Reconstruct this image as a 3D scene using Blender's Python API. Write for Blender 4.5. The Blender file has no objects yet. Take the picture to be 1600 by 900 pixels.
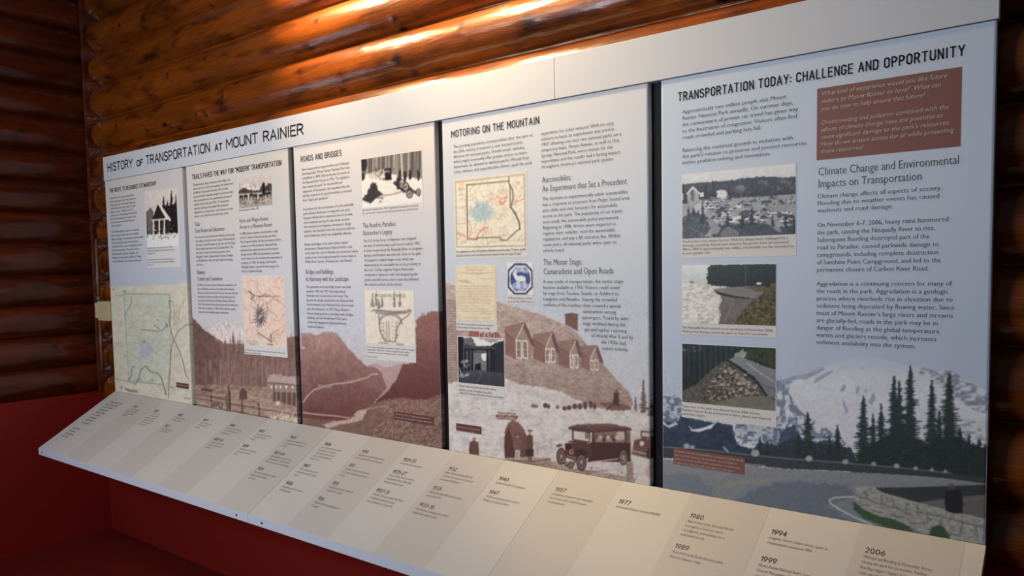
import bpy, math, random
import numpy as np

# ------------------------------------------------------------------ camera
CAM_F, CAM_CX, CAM_CY = 1192.0575, 800.0, 496.33
YAW, PITCH, ROLL = -0.6595, 0.0627, -0.0170
CAM_C = np.array([4.4956, -2.0471, 1.56])
_f = np.array([math.sin(YAW)*math.cos(PITCH), math.cos(YAW)*math.cos(PITCH), -math.sin(PITCH)])
_r0 = np.array([math.cos(YAW), -math.sin(YAW), 0.0]); _u0 = np.cross(_r0, _f)
CR = _r0*math.cos(ROLL) + _u0*math.sin(ROLL); CU = -_r0*math.sin(ROLL) + _u0*math.cos(ROLL); CF = _f
from mathutils import Matrix, Vector
scene = bpy.context.scene
cam_d = bpy.data.cameras.new('camera'); cam = bpy.data.objects.new('camera', cam_d)
scene.collection.objects.link(cam); scene.camera = cam
cam.matrix_world = Matrix(((CR[0], CU[0], -CF[0], CAM_C[0]), (CR[1], CU[1], -CF[1], CAM_C[1]),
                           (CR[2], CU[2], -CF[2], CAM_C[2]), (0, 0, 0, 1)))
cam_d.sensor_width = 36.0; cam_d.lens = 36.0*CAM_F/1600.0; cam_d.clip_start = 0.05
cam_d.shift_y = (CAM_CY-450.0)/1600.0

# ------------------------------------------------------------------ world, lights, exposure
w = bpy.data.worlds.new('world'); scene.world = w; w.use_nodes = True
w.node_tree.nodes['Background'].inputs[0].default_value = (0.80, 0.86, 1.0, 1)
w.node_tree.nodes['Background'].inputs[1].default_value = 0.06
vs = scene.view_settings; vs.view_transform = 'Standard'; vs.look = 'None'; vs.gamma = 1.0
vs.use_curve_mapping = False; vs.exposure = 0.0

def area(name, loc, target, size, size_y, power, color, spread=180):
    l = bpy.data.lights.new(name, 'AREA'); l.shape = 'RECTANGLE'; l.size = size; l.size_y = size_y
    l.energy = power; l.color = color; l.spread = math.radians(spread)
    o = bpy.data.objects.new(name, l); scene.collection.objects.link(o); o.location = loc
    o.rotation_euler = (Vector(target)-Vector(loc)).to_track_quat('-Z', 'Y').to_euler()
    return o
area('ceiling_lamp_light', (1.66, -0.26, 3.14), (2.06, 0.20, 2.66), 0.16, 0.16, 17, (1.0, 0.71, 0.36), 92)
area('ceiling_lamp_light', (2.40, -0.26, 3.14), (2.85, 0.20, 2.66), 0.16, 0.16, 18, (1.0, 0.71, 0.36), 92)
area('room_lamp_light', (1.5, -2.0, 3.1), (1.7, 0.0, 0.9), 0.8, 0.8, 12, (1.0, 0.82, 0.66), 120)
area('left_window_light', (-0.20, -1.45, 1.45), (2.5, 0.0, 1.7), 0.8, 0.7, 5, (0.66, 0.80, 1.0))
area('room_window_light', (1.9, -3.4, 2.2), (2.4, 0.0, 1.5), 1.3, 0.9, 66, (0.82, 0.89, 1.0))

# ------------------------------------------------------------------ helpers
COL = scene.collection
def tag(o, label=None, cat=None, group=None, kind=None):
    if label: o['label'] = label
    if cat: o['category'] = cat
    if group: o['group'] = group
    if kind: o['kind'] = kind
    return o
def empty(name, loc=(0, 0, 0)):
    o = bpy.data.objects.new(name, None); COL.objects.link(o); o.location = loc; o.empty_display_size = 0.1
    return o
def mesh_obj(name, verts, faces, mat, parent=None, smooth=False):
    me = bpy.data.meshes.new(name); me.from_pydata([tuple(map(float, v)) for v in verts], [], faces)
    me.materials.append(mat)
    if smooth: me.polygons.foreach_set('use_smooth', [True]*len(me.polygons))
    me.update()
    o = bpy.data.objects.new(name, me); COL.objects.link(o)
    if parent is not None:
        o.parent = parent
        o.location = -Vector(parent.location) if parent.type == 'EMPTY' else (0, 0, 0)
    return o
def np_mesh(name, V, F, mat, parent=None, colors=None, smooth=False, attr=None):
    """V (n,3), F (m,k) numpy; parented meshes hold world coordinates minus the parent's own place."""
    me = bpy.data.meshes.new(name); n, k = F.shape
    me.vertices.add(len(V)); me.vertices.foreach_set('co', np.ascontiguousarray(V, dtype=np.float32).ravel())
    me.loops.add(n*k); me.loops.foreach_set('vertex_index', np.ascontiguousarray(F, dtype=np.int32).ravel())
    me.polygons.add(n); me.polygons.foreach_set('loop_start', np.arange(0, n*k, k, dtype=np.int32))
    me.update(calc_edges=True)
    if colors is not None:
        a = me.color_attributes.new('Col', 'FLOAT_COLOR', 'POINT')
        a.data.foreach_set('color', np.concatenate([colors, np.ones((len(V), 1))], 1).astype(np.float32).ravel())
    if attr is not None:
        a = me.attributes.new('knot', 'FLOAT', 'POINT'); a.data.foreach_set('value', attr.astype(np.float32))
    if smooth: me.polygons.foreach_set('use_smooth', np.ones(n, dtype=bool))
    me.materials.append(mat)
    o = bpy.data.objects.new(name, me); COL.objects.link(o)
    if parent is not None:
        o.parent = parent
        if parent.type == 'EMPTY': o.location = -Vector(parent.location)
    return o
def box_vf(x0, x1, y0, y1, z0, z1, b=0.0):
    if b <= 0:
        v = [(x, y, z) for x in (x0, x1) for y in (y0, y1) for z in (z0, z1)]
        f = [(0, 1, 3, 2), (4, 6, 7, 5), (0, 4, 5, 1), (2, 3, 7, 6), (0, 2, 6, 4), (1, 5, 7, 3)]
        return v, f
    import bmesh
    bm = bmesh.new(); v, f = box_vf(x0, x1, y0, y1, z0, z1)
    vs_ = [bm.verts.new(p) for p in v]
    for q in f: bm.faces.new([vs_[i] for i in q])
    bmesh.ops.bevel(bm, geom=bm.edges[:], offset=b, segments=2, affect='EDGES', profile=0.5)
    bm.verts.index_update()
    V = [tuple(p.co) for p in bm.verts]; F = [tuple(p.index for p in q.verts) for q in bm.faces]; bm.free()
    return V, F
def box(name, x0, x1, y0, y1, z0, z1, mat, parent=None, b=0.0):
    v, f = box_vf(x0, x1, y0, y1, z0, z1, b); return mesh_obj(name, v, f, mat, parent)
def lin(c):
    c = np.asarray(c, dtype=float)/255.0
    return np.where(c <= 0.04045, c/12.92, ((c+0.055)/1.055)**2.4)

# ------------------------------------------------------------------ materials
def mat(name, color=(0.5, 0.5, 0.5), rough=0.5, spec=0.5, bump=0.0, bscale=60.0, vary=0.0, metallic=0.0):
    m = bpy.data.materials.new(name); m.use_nodes = True; nt = m.node_tree; b = nt.nodes['Principled BSDF']
    b.inputs['Roughness'].default_value = rough; b.inputs['Specular IOR Level'].default_value = spec
    b.inputs['Metallic'].default_value = metallic
    tc = nt.nodes.new('ShaderNodeTexCoord'); n = nt.nodes.new('ShaderNodeTexNoise')
    n.inputs['Scale'].default_value = bscale; n.inputs['Detail'].default_value = 4
    nt.links.new(tc.outputs['Object'], n.inputs['Vector'])
    mx = nt.nodes.new('ShaderNodeMix'); mx.data_type = 'RGBA'
    mx.inputs['A'].default_value = (*[c*(1-vary) for c in color], 1); mx.inputs['B'].default_value = (*[min(1, c*(1+vary)) for c in color], 1)
    nt.links.new(n.outputs['Fac'], mx.inputs['Factor']); nt.links.new(mx.outputs['Result'], b.inputs['Base Color'])
    if bump > 0:
        bp = nt.nodes.new('ShaderNodeBump'); bp.inputs['Strength'].default_value = bump; bp.inputs['Distance'].default_value = 0.002
        nt.links.new(n.outputs['Fac'], bp.inputs['Height']); nt.links.new(bp.outputs['Normal'], b.inputs['Normal'])
    return m
M_white = mat('white_board', (0.615, 0.64, 0.675), 0.45, 0.4, 0.03, 400, 0.01)
M_edge = mat('board_edge', (0.42, 0.45, 0.52), 0.55, 0.3, 0.05, 300, 0.05)
M_shelf = mat('timeline_print_beige', (0.515, 0.492, 0.462), 0.42, 0.4, 0.04, 500, 0.015)
M_band = mat('timeline_print_tan_band', (0.472, 0.443, 0.412), 0.42, 0.4, 0.04, 500, 0.015)
M_fascia = mat('fascia_blue_white', (0.56, 0.62, 0.72), 0.4, 0.4, 0.05, 300, 0.03)
M_black = mat('black_frame', (0.010, 0.011, 0.016), 0.6, 0.2)
M_ink = mat('ink_dark_grey', (0.085, 0.082, 0.090), 0.5, 0.2)
M_inkhead = mat('ink_dark_brown', (0.045, 0.028, 0.028), 0.5, 0.2)
M_inklight = mat('ink_cream', (0.62, 0.55, 0.48), 0.5, 0.2)
M_inkgrey = mat('ink_mid_grey', (0.20, 0.17, 0.155), 0.5, 0.2)
M_inkyear = mat('ink_year_brown', (0.075, 0.045, 0.040), 0.5, 0.2)
M_maroon = mat('print_red_brown', (0.235, 0.098, 0.082), 0.5, 0.3, 0, 200, 0.02)
M_maroond = mat('print_maroon', (0.15, 0.05, 0.045), 0.5, 0.3, 0, 200, 0.02)
M_card = mat('print_card_cream', (0.74, 0.73, 0.71), 0.5, 0.3, 0, 200, 0.01)
M_screw = mat('screw_dark_steel', (0.06, 0.06, 0.065), 0.35, 0.5, metallic=0.8)
M_red = mat('red_painted_wainscot', (0.20, 0.008, 0.005), 0.6, 0.3, 0.15, 90, 0.12)
M_carpet = mat('red_carpet', (0.12, 0.008, 0.005), 0.95, 0.1, 0.6, 500, 0.25)
M_cream = mat('cream_plastic', (0.50, 0.42, 0.24), 0.45, 0.5, 0.02, 100, 0.04)
M_conduit = mat('painted_conduit', (0.16, 0.09, 0.06), 0.32, 0.5, 0.2, 60, 0.3)
M_gap = mat('dark_chinking', (0.030, 0.010, 0.005), 0.9, 0.1, 0.3, 40, 0.3)

def print_mat():
    m = bpy.data.materials.new('printed_vinyl'); m.use_nodes = True; nt = m.node_tree; b = nt.nodes['Principled BSDF']
    a = nt.nodes.new('ShaderNodeAttribute'); a.attribute_name = 'Col'
    nt.links.new(a.outputs['Color'], b.inputs['Base Color'])
    b.inputs['Roughness'].default_value = 0.45; b.inputs['Specular IOR Level'].default_value = 0.35
    return m
M_print = print_mat()

def log_mat(name, base, dark, coat=0.7):
    m = bpy.data.materials.new(name); m.use_nodes = True; nt = m.node_tree; N = nt.nodes; L = nt.links
    b = N['Principled BSDF']; tc = N.new('ShaderNodeTexCoord'); oi = N.new('ShaderNodeObjectInfo')
    off = N.new('ShaderNodeVectorMath'); off.operation = 'MULTIPLY_ADD'
    L.new(oi.outputs['Random'], off.inputs[0]); off.inputs[1].default_value = (37, 11, 23); L.new(tc.outputs['Object'], off.inputs[2])
    def mapping(s):
        mp = N.new('ShaderNodeMapping'); mp.inputs['Scale'].default_value = s; L.new(off.outputs[0], mp.inputs['Vector']); return mp
    def noise(s, scale, detail=5, dist=0.0):
        n = N.new('ShaderNodeTexNoise'); n.inputs['Scale'].default_value = scale; n.inputs['Detail'].default_value = detail
        n.inputs['Distortion'].default_value = dist; L.new(mapping(s).outputs[0], n.inputs['Vector']); return n
    def ramp(src, a, ca, c, cb):
        r = N.new('ShaderNodeValToRGB'); r.color_ramp.elements[0].position = a; r.color_ramp.elements[0].color = (*ca, 1)
        r.color_ramp.elements[1].position = c; r.color_ramp.elements[1].color = (*cb, 1); L.new(src, r.inputs['Fac']); return r
    def mix(f, a, c, mode='MIX'):
        x = N.new('ShaderNodeMix'); x.data_type = 'RGBA'; x.blend_type = mode
        if isinstance(f, float): x.inputs['Factor'].default_value = f
        else: L.new(f, x.inputs['Factor'])
        L.new(a, x.inputs['A'])
        if isinstance(c, tuple): x.inputs['B'].default_value = (*c, 1)
        else: L.new(c, x.inputs['B'])
        return x
    big = noise((0.9, 4, 4), 2.0, 4, 0.4)
    r0 = ramp(big.outputs['Fac'], 0.32, tuple(0.42*c for c in base), 0.68, base)
    grain = noise((2.2, 60, 60), 2.4, 5, 0.9)
    r1 = ramp(grain.outputs['Fac'], 0.38, (0.62, 0.52, 0.45), 0.60, (1, 1, 1))
    x1 = mix(0.55, r0.outputs['Color'], r1.outputs['Color'], 'MULTIPLY')
    wv = N.new('ShaderNodeTexWave'); wv.wave_type = 'BANDS'; wv.bands_direction = 'Z'; wv.inputs['Scale'].default_value = 9.0
    wv.inputs['Distortion'].default_value = 5.0; wv.inputs['Detail'].default_value = 2.5; wv.inputs['Detail Scale'].default_value = 0.7
    L.new(mapping((0.55, 2.2, 4.0)).outputs[0], wv.inputs['Vector'])
    r2 = ramp(wv.outputs['Fac'], 0.05, (0.70, 0.58, 0.5), 0.35, (1, 1, 1))
    x2 = mix(0.35, x1.outputs['Result'], r2.outputs['Color'], 'MULTIPLY')
    bl = noise((3.0, 9, 9), 1.7, 6, 0.2)
    r3 = ramp(bl.outputs['Fac'], 0.52, (0, 0, 0), 0.74, (1, 1, 1))
    x3 = mix(r3.outputs['Color'], x2.outputs['Result'], dark)
    vo = N.new('ShaderNodeTexVoronoi'); vo.inputs['Scale'].default_value = 3.4; vo.inputs['Randomness'].default_value = 1.0
    L.new(mapping((0.9, 1.6, 1.6)).outputs[0], vo.inputs['Vector'])
    r4 = ramp(vo.outputs['Distance'], 0.045, (1, 1, 1), 0.10, (0, 0, 0))
    x4 = mix(r4.outputs['Color'], x3.outputs['Result'], tuple(0.35*c for c in dark))
    at = N.new('ShaderNodeAttribute'); at.attribute_name = 'knot'
    r5 = ramp(at.outputs['Fac'], 0.15, (0, 0, 0), 0.75, (0.92, 0.92, 0.92))
    x5 = mix(r5.outputs['Color'], x4.outputs['Result'], (0.022, 0.010, 0.008))
    L.new(x5.outputs['Result'], b.inputs['Base Color'])
    b.inputs['Roughness'].default_value = 0.38; b.inputs['Specular IOR Level'].default_value = 0.15
    b.inputs['Coat Weight'].default_value = coat; b.inputs['Coat Roughness'].default_value = 0.09
    rough = noise((5, 30, 30), 2.2, 6, 0.3)
    bp = N.new('ShaderNodeBump'); bp.inputs['Strength'].default_value = 0.5; bp.inputs['Distance'].default_value = 0.0035
    L.new(rough.outputs['Fac'], bp.inputs['Height']); L.new(bp.outputs['Normal'], b.inputs['Normal']); L.new(bp.outputs['Normal'], b.inputs['Coat Normal'])
    return m
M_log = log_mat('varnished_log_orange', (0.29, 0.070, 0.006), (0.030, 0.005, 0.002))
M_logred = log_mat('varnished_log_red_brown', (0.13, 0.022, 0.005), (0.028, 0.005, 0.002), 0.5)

# ------------------------------------------------------------------ setting: log walls, wainscot, floor
rng = np.random.default_rng(7)
def make_log(name, length, r, seed, m, parent, loc, rotz, knots=16, ca=24, step=0.014, fixed=()):
    """A horizontal log along local +X; its round front faces local -Y."""
    g = np.random.default_rng(seed); nx = int(length/step)+1
    x = np.linspace(0, length, nx); a = np.linspace(math.radians(-108), math.radians(108), ca)
    X, A = np.meshgrid(x, a, indexing='ij')
    R = r*(1 + 0.012*np.sin(X*1.3+g.uniform(0, 6)) + 0.008*np.sin(X*4.1+g.uniform(0, 6)+A) + 0.008*np.sin(X*2.2+2*A+g.uniform(0, 6)) + 0.004*np.sin(X*13+3*A))
    K = np.zeros_like(X)
    kl = list(fixed) + [(g.uniform(0, length), g.uniform(-1.2, 1.2), g.uniform(0.009, 0.018)) for _ in range(knots)]
    for kx, ka, ks in kl:
        d2 = ((X-kx)/(ks*1.25))**2 + (r*(A-ka)/ks)**2
        K = np.maximum(K, np.exp(-d2*0.9)); R = R + 0.0035*np.exp(-d2*0.35)
    V = np.stack([X, -R*np.cos(A), R*np.sin(A)], -1).reshape(-1, 3)
    i, j = np.meshgrid(np.arange(nx-1), np.arange(ca-1), indexing='ij'); q = (i*ca+j).ravel()
    F = np.stack([q, q+ca, q+ca+1, q+1], 1)
    o = np_mesh(name, V, F, m, None, None, True, K.ravel())
    o.parent = parent; o.location = loc; o.rotation_euler = (0, 0, rotz)
    return o
CX, CY = -0.30, 0.06            # front tangents of the left and the back log walls
RL = 0.101
wb = box('wall_back', CX-0.3, 6.4, CY+0.085, CY+0.2, 0.86, 3.62, M_gap); tag(wb, 'dark backing behind the varnished logs of the long wall', kind='structure')
zs = [0.962+0.0+0.1885*k for k in range(14)]
# grooves of the back wall run at 2.31, 2.50, 2.69 ...
zs = [2.405+0.19*k for k in range(-8, 7)]
for k, z in enumerate(zs):
    fx = []
    if k == 8: fx = [(2.72, -0.25, 0.022), (3.35, -0.15, 0.024), (1.35, -0.5, 0.014), (3.05, 0.35, 0.014), (1.52, 0.1, 0.013), (3.75, -0.1, 0.026)]
    make_log('log', 6.78, RL*(1+0.02*math.sin(k*2.3)), 100+k, M_log, wb, (CX-0.10, CY+RL, z), 0, 14, 24, 0.014 if z > 2.0 else 0.06, fx)
wl = box('wall_left', CX-0.2, CX-0.085, -4.2, CY+0.2, 0.86, 3.62, M_gap); tag(wl, 'dark backing behind the red-brown logs of the short wall', kind='structure')
for k in range(15):
    z = 0.945+0.1805*k
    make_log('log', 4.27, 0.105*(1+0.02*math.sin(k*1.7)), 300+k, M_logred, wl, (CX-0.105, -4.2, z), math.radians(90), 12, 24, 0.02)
for k, z in enumerate(zs[:-1]):
    zg = z+0.095
    V = []; F = []; n = 8; nx = 90; g = np.random.default_rng(60+k)
    for i in range(nx):
        xx = CX-0.02+6.7*i/(nx-1); rr = 0.021+0.0018*math.sin(i*1.1+k)
        for q in range(n): a = 2*math.pi*q/n; V.append((xx, CY+0.080+rr*math.cos(a)+g.uniform(-.0006, .0006), zg+rr*math.sin(a)))
    for i in range(nx-1):
        for q in range(n): F.append((i*n+q, i*n+(q+1) % n, (i+1)*n+(q+1) % n, (i+1)*n+q))
    mesh_obj('chinking_strip', V, F, M_log, wb, True)
wr = box('wainscot', CX-0.04, 6.4, CY+0.03, CY+0.085, 0, 0.865, M_red, wb)
wr2 = box('wainscot', CX-0.085, CX-0.03, -4.2, CY+0.085, 0, 0.865, M_red, wl)
fl = box('floor', CX-0.3, 6.4, -5.2, CY+0.2, -0.05, 0.0, M_carpet); tag(fl, 'dark red carpet floor', kind='structure')
def tube(name, pts, rad, m, parent=None, n=12):
    pts = [Vector(p) for p in pts]; V = []; F = []
    for i, p in enumerate(pts):
        d = (pts[min(i+1, len(pts)-1)]-pts[max(i-1, 0)]).normalized(); s = d.orthogonal().normalized() if abs(d.z) < 0.9 else Vector((1, 0, 0)); t = d.cross(s).normalized(); s = t.cross(d)
        rr = rad[i] if isinstance(rad, (list, tuple)) else rad
        for k in range(n): V.append(p+rr*(s*math.cos(2*math.pi*k/n)+t*math.sin(2*math.pi*k/n)))
    for i in range(len(pts)-1):
        for k in range(n): F.append((i*n+k, i*n+(k+1) % n, (i+1)*n+(k+1) % n, (i+1)*n+k))
    F.append(tuple(range(n))[::-1]); F.append(tuple((len(pts)-1)*n+k for k in range(n)))
    return mesh_obj(name, V, F, m, parent, True)
# scribed wooden corner strip: narrow in front of the logs, flared into every groove
g = np.random.default_rng(5); V = []; F = []
zz = np.arange(0.86, 3.6, 0.0225)
for z in zz:
    ph = abs(((z-2.31)/0.19) % 1 - 0.0); ph = min(ph, 1-ph)      # 0 at a groove
    wdt = 0.012 + 0.075*math.exp(-(ph/0.17)**2)
    cx, cy = CX+0.012, CY-0.012
    V += [(cx-0.016, cy+0.012, z), (cx-0.004, cy-0.014, z), (cx+0.014, cy-0.006, z), (cx+0.006+wdt*0.75, cy+0.020+wdt*0.8, z), (cx-0.03, cy+0.07, z)]
for i in range(len(zz)-1):
    for k in range(5): F.append((i*5+k, i*5+(k+1) % 5, i*5+5+(k+1) % 5, i*5+5+k))
F += [(4, 3, 2, 1, 0), tuple(len(V)-5+k for k in range(5))]
tr = mesh_obj('trim_1', V, F, M_logred); tag(tr, 'scalloped wooden corner strip where the two log walls meet', kind='structure')
# conduit and junction box beside the corner
cd = empty('electrical_conduit', (-0.178, 0.014, 0.95)); tag(cd, 'thin painted conduit running down the log corner to the cream box', 'conduit')
tube('pipe', [(-0.178, 0.014, 1.42), (-0.178, 0.014, 1.55), (-0.20, 0.026, 1.78)], [0.009, 0.009, 0.007], M_conduit, cd)
tube('pipe', [(-0.178, 0.014, 1.00), (-0.178, 0.014, 1.30)], 0.008, M_conduit, cd)
tube('coupling', [(-0.178, 0.014, 1.42), (-0.178, 0.014, 1.445)], 0.012, M_conduit, cd)
jb = empty('junction_box', (-0.2, 0.0, 1.30)); tag(jb, 'small cream electrical box on the corner beside the first panel', 'electrical box')
box('box_body', -0.145, -0.004, -0.012, 0.055, 1.305, 1.418, M_cream, jb, 0.004)
box('cover_plate', -0.186, -0.142, -0.008, 0.050, 1.318, 1.408, mat('pale_plastic', (0.62, 0.56, 0.40), 0.35, 0.5), jb, 0.004)
box('switch_tab', -0.174, -0.154, -0.0125, -0.007, 1.34, 1.385, M_cream, jb, 0.002)

# ------------------------------------------------------------------ pixel <-> plane (the panels stand in the plane y = 0)
def ray(px, py): return CF + CR*(px-CAM_CX)/CAM_F - CU*(py-CAM_CY)/CAM_F
def P(px, py):
    d = ray(px, py); t = -CAM_C[1]/d[1]; q = CAM_C+d*t; return q[0], q[2]
def fwd3(X, Y, Z):
    dx, dy, dz = X-CAM_C[0], Y-CAM_C[1], Z-CAM_C[2]
    z = dx*CF[0]+dy*CF[1]+dz*CF[2]; r = dx*CR[0]+dy*CR[1]+dz*CR[2]; u = dx*CU[0]+dy*CU[1]+dz*CU[2]
    return CAM_CX+CAM_F*r/z, CAM_CY-CAM_F*u/z
SL = 0.484; SD = np.array([0, -0.4134, -0.2515])/0.48387; SN = np.array([0, -0.5198, 0.8543]); SO = np.array([0, 0, 0.9])

# ------------------------------------------------------------------ lettering
GC = {}
def glyph(ch):
    if ch in GC: return GC[ch]
    def conv(s):
        cu = bpy.data.curves.new('t', 'FONT'); cu.body = s; cu.resolution_u = 2; cu.size = 1.0; cu.offset = 0.0 if s == '|' else -0.007
        o = bpy.data.objects.new('t', cu); COL.objects.link(o)
        dg = bpy.context.evaluated_depsgraph_get(); me = bpy.data.meshes.new_from_object(o.evaluated_get(dg))
        me.calc_loop_triangles()
        V = np.array([v.co[:2] for v in me.vertices]).reshape(-1, 2); T = np.array([t.vertices[:] for t in me.loop_triangles], dtype=int).reshape(-1, 3)
        bpy.data.objects.remove(o); bpy.data.curves.remove(cu); bpy.data.meshes.remove(me)
        return V, T
    if '|' not in GC: GC['|'] = conv('|')[0][:, 0].max()
    bar = GC['|']
    V, T = conv(ch) if ch != ' ' else (np.zeros((0, 2)), np.zeros((0, 3), int))
    adv = conv(ch+'|')[0][:, 0].max()-bar
    GC[ch] = (V, T, adv); return GC[ch]
def line_width(s): return sum(glyph(c)[2] for c in s)
def arc(cx, cy, rx, ry, a0, a1, n=7):
    return [(cx+rx*math.cos(math.radians(a0+(a1-a0)*i/n)), cy+ry*math.sin(math.radians(a0+(a1-a0)*i/n))) for i in range(n+1)]
W = 0.46; H2 = W/2
def Oo(w=W): h = w/2; return [arc(h, 1-h, h, h, 0, 180)+arc(h, h, h, h, 180, 360)+[(w, 1-h)]]
SF = {   # monoline rounded capitals: (strokes, width)
 'A': ([[(0, 0), (.25, 1), (.50, 0)], [(.09, .32), (.41, .32)]], .50),
 'B': ([[(0, 0), (0, 1), (.22, 1)]+arc(.22, .77, .2, .23, 90, -90)+[(0, .54)], [(.22, .54)]+arc(.22, .27, .24, .27, 90, -90)+[(0, 0)]], W),
 'C': ([arc(H2, 1-H2, H2, H2, 10, 180)+arc(H2, H2, H2, H2, 180, 350)], W),
 'D': ([[(0, 0), (0, 1), (.2, 1)]+arc(.2, .74, .26, .26, 90, 0)+arc(.2, .26, .26, .26, 0, -90)+[(0, 0)]], W),
 'E': ([[(.40, 1), (0, 1), (0, 0), (.40, 0)], [(0, .52), (.34, .52)]], .40),
 'F': ([[(.40, 1), (0, 1), (0, 0)], [(0, .52), (.34, .52)]], .38),
 'G': ([arc(H2, 1-H2, H2, H2, 10, 180)+arc(H2, H2, H2, H2, 180, 360)+[(W, .46), (.26, .46)]], W),
 'H': ([[(0, 0), (0, 1)], [(W, 0), (W, 1)], [(0, .52), (W, .52)]], W),
 'I': ([[(.05, 0), (.05, 1)]], .10),
 'L': ([[(0, 1), (0, 0), (.38, 0)]], .38),
 'M': ([[(0, 0), (0, 1), (.29, .36), (.58, 1), (.58, 0)]], .58),
 'N': ([[(0, 0), (0, 1), (W, 0), (W, 1)]], W),
 'O': (Oo(), W),
 'P': ([[(0, 0), (0, 1), (.2, 1)]+arc(.2, .73, .25, .27, 90, -90)+[(0, .46)]], W),
 'R': ([[(0, 0), (0, 1), (.2, 1)]+arc(.2, .74, .24, .26, 90, -90)+[(0, .48)], [(.24, .48), (.46, 0)]], W),
 'S': ([arc(H2, .75, H2, .25, 20, 180)+arc(H2, .75, H2, .23, 180, 250, 3)+arc(H2, .26, H2, .26, 70, 0, 3)+arc(H2, .25, H2, .25, 0, -160)], W),
 'T': ([[(0, 1), (.48, 1)], [(.24, 1), (.24, 0)]], .48),
 'U': ([[(0, 1)]+arc(H2, H2, H2, H2, 180, 360)+[(W, 1)]], W),
 'V': ([[(0, 1), (.25, 0), (.50, 1)]], .50),
 'W': ([[(0, 1), (.17, 0), (.34, .85), (.51, 0), (.68, 1)]], .68),
 'Y': ([[(0, 1), (.25, .45), (.50, 1)], [(.25, .45), (.25, 0)]], .50),
 ':': ([[(0, .12), (0, .17)], [(0, .58), (0, .63)]], .02),
 '"': ([[(0, 1), (0, .78)], [(.14, 1), (.14, .78)]], .14),
 '-': ([[(0, .45), (.3, .45)]], .3),
 '0': ([arc(.27, .5, .27, .5, 0, 360, 16)], .54),
 '1': ([[(0, .80), (.16, 1), (.16, 0)]], .18),
 '2': ([arc(.25, .74, .25, .26, 165, -40, 8)+[(0, 0), (.52, 0)]], .52),
 '3': ([arc(.24, .76, .22, .24, 150, -80, 8)+[(.2, .53)], [(.2, .53)]+arc(.25, .27, .26, .27, 90, -150, 9)], .50),
 '4': ([[(.40, 0), (.40, 1), (0, .28), (.54, .28)]], .54),
 '5': ([[(.46, 1), (.08, 1), (.03, .54)]+arc(.23, .32, .27, .32, 100, -150, 9)], .50),
 '6': ([arc(.27, .31, .27, .31, 0, 360, 14), [(.01, .36), (.36, 1)]], .54),
 '7': ([[(0, 1), (.50, 1), (.14, 0)]], .50),
 '8': ([arc(.27, .27, .27, .27, 0, 360, 14), arc(.27, .77, .22, .23, 0, 360, 14)], .54),
 '9': ([arc(.27, .69, .27, .31, 0, 360, 14), [(.53, .64), (.18, 0)]], .54),
}
def stroke_mesh(strokes, t, hs):
    """t: pen width in cap heights; hs: horizontal stretch applied beforehand so the pen keeps its width."""
    V = []; T = []
    for s in strokes:
        s = [np.array((x*hs, y)) for x, y in s]; s = [p*np.array([1, 1-t])+np.array([0, t/2]) for p in s]
        for a, b in zip(s[:-1], s[1:]):
            d = b-a; l = np.hypot(*d)
            if l < 1e-6: continue
            n = np.array([-d[1], d[0]])/l*t/2; k = len(V); V += [a+n, a-n, b-n, b+n]; T += [(k, k+1, k+2), (k, k+2, k+3)]
        for p in s:
            k = len(V); V += [p+t/2*np.array([math.cos(q*math.pi/4), math.sin(q*math.pi/4)]) for q in range(8)]
            T += [(k, k+i, k+i+1) for i in range(1, 7)]
    return np.array(V), np.array(T)
class Lettering:
    def __init__(s): s.V = []; s.T = []; s.n = 0
    def add(s, V, T):
        if len(V): s.V.append(V); s.T.append(T+s.n); s.n += len(V)
    def text(s, x, z, st, size, hs):
        for c in st:
            V, T, a = glyph(c)
            if len(V): s.add(V*np.array([size*hs, size])+np.array([x, z]), T)
            x += a*size*hs
        return x
    def caps(s, x, z, st, cap, hs, t=0.12, gap=0.25):
        for c in st:
            if c == ' ': x += cap*0.40*hs; continue
            S, wd = SF[c]; V, T = stroke_mesh(S, t, hs); s.add(V*cap+np.array([x, z]), T)
            x += cap*(wd*hs+gap)
        return x
    def build(s, name, m, parent, frame, eps, shear=0.0):
        V = np.concatenate(s.V); T = np.concatenate(s.T)
        if frame == 'panel': W3 = np.stack([V[:, 0], np.full(len(V), -eps), V[:, 1]], 1)
        else: W3 = SO + np.outer(V[:, 0], [1, 0, 0]) + np.outer(-V[:, 1], SD) + SN*eps
        return np_mesh(name, W3, T, m, parent)
def caps_width(st, hs, gap=0.25): return sum((0.40*hs if c == ' ' else SF[c][1]*hs+gap) for c in st)-gap
EPS_T = 0.0010
def heading(parent, st, bl, br, cap_px, name='heading', m=None, t=0.125, eps=EPS_T):
    x0, z0 = P(*bl); x1, z1 = P(*br); cap = P(bl[0], bl[1]-cap_px)[1]-z0; z = (z0+z1)/2
    lo, hi = 0.15, 2.5
    for _ in range(30):
        mid = (lo+hi)/2
        if caps_width(st, mid)*cap < x1-x0: lo = mid
        else: hi = mid
    L = Lettering(); L.caps(x0, z, st, cap, lo, t); return L.build(name, m or M_inkhead, parent, 'panel', eps)
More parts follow.
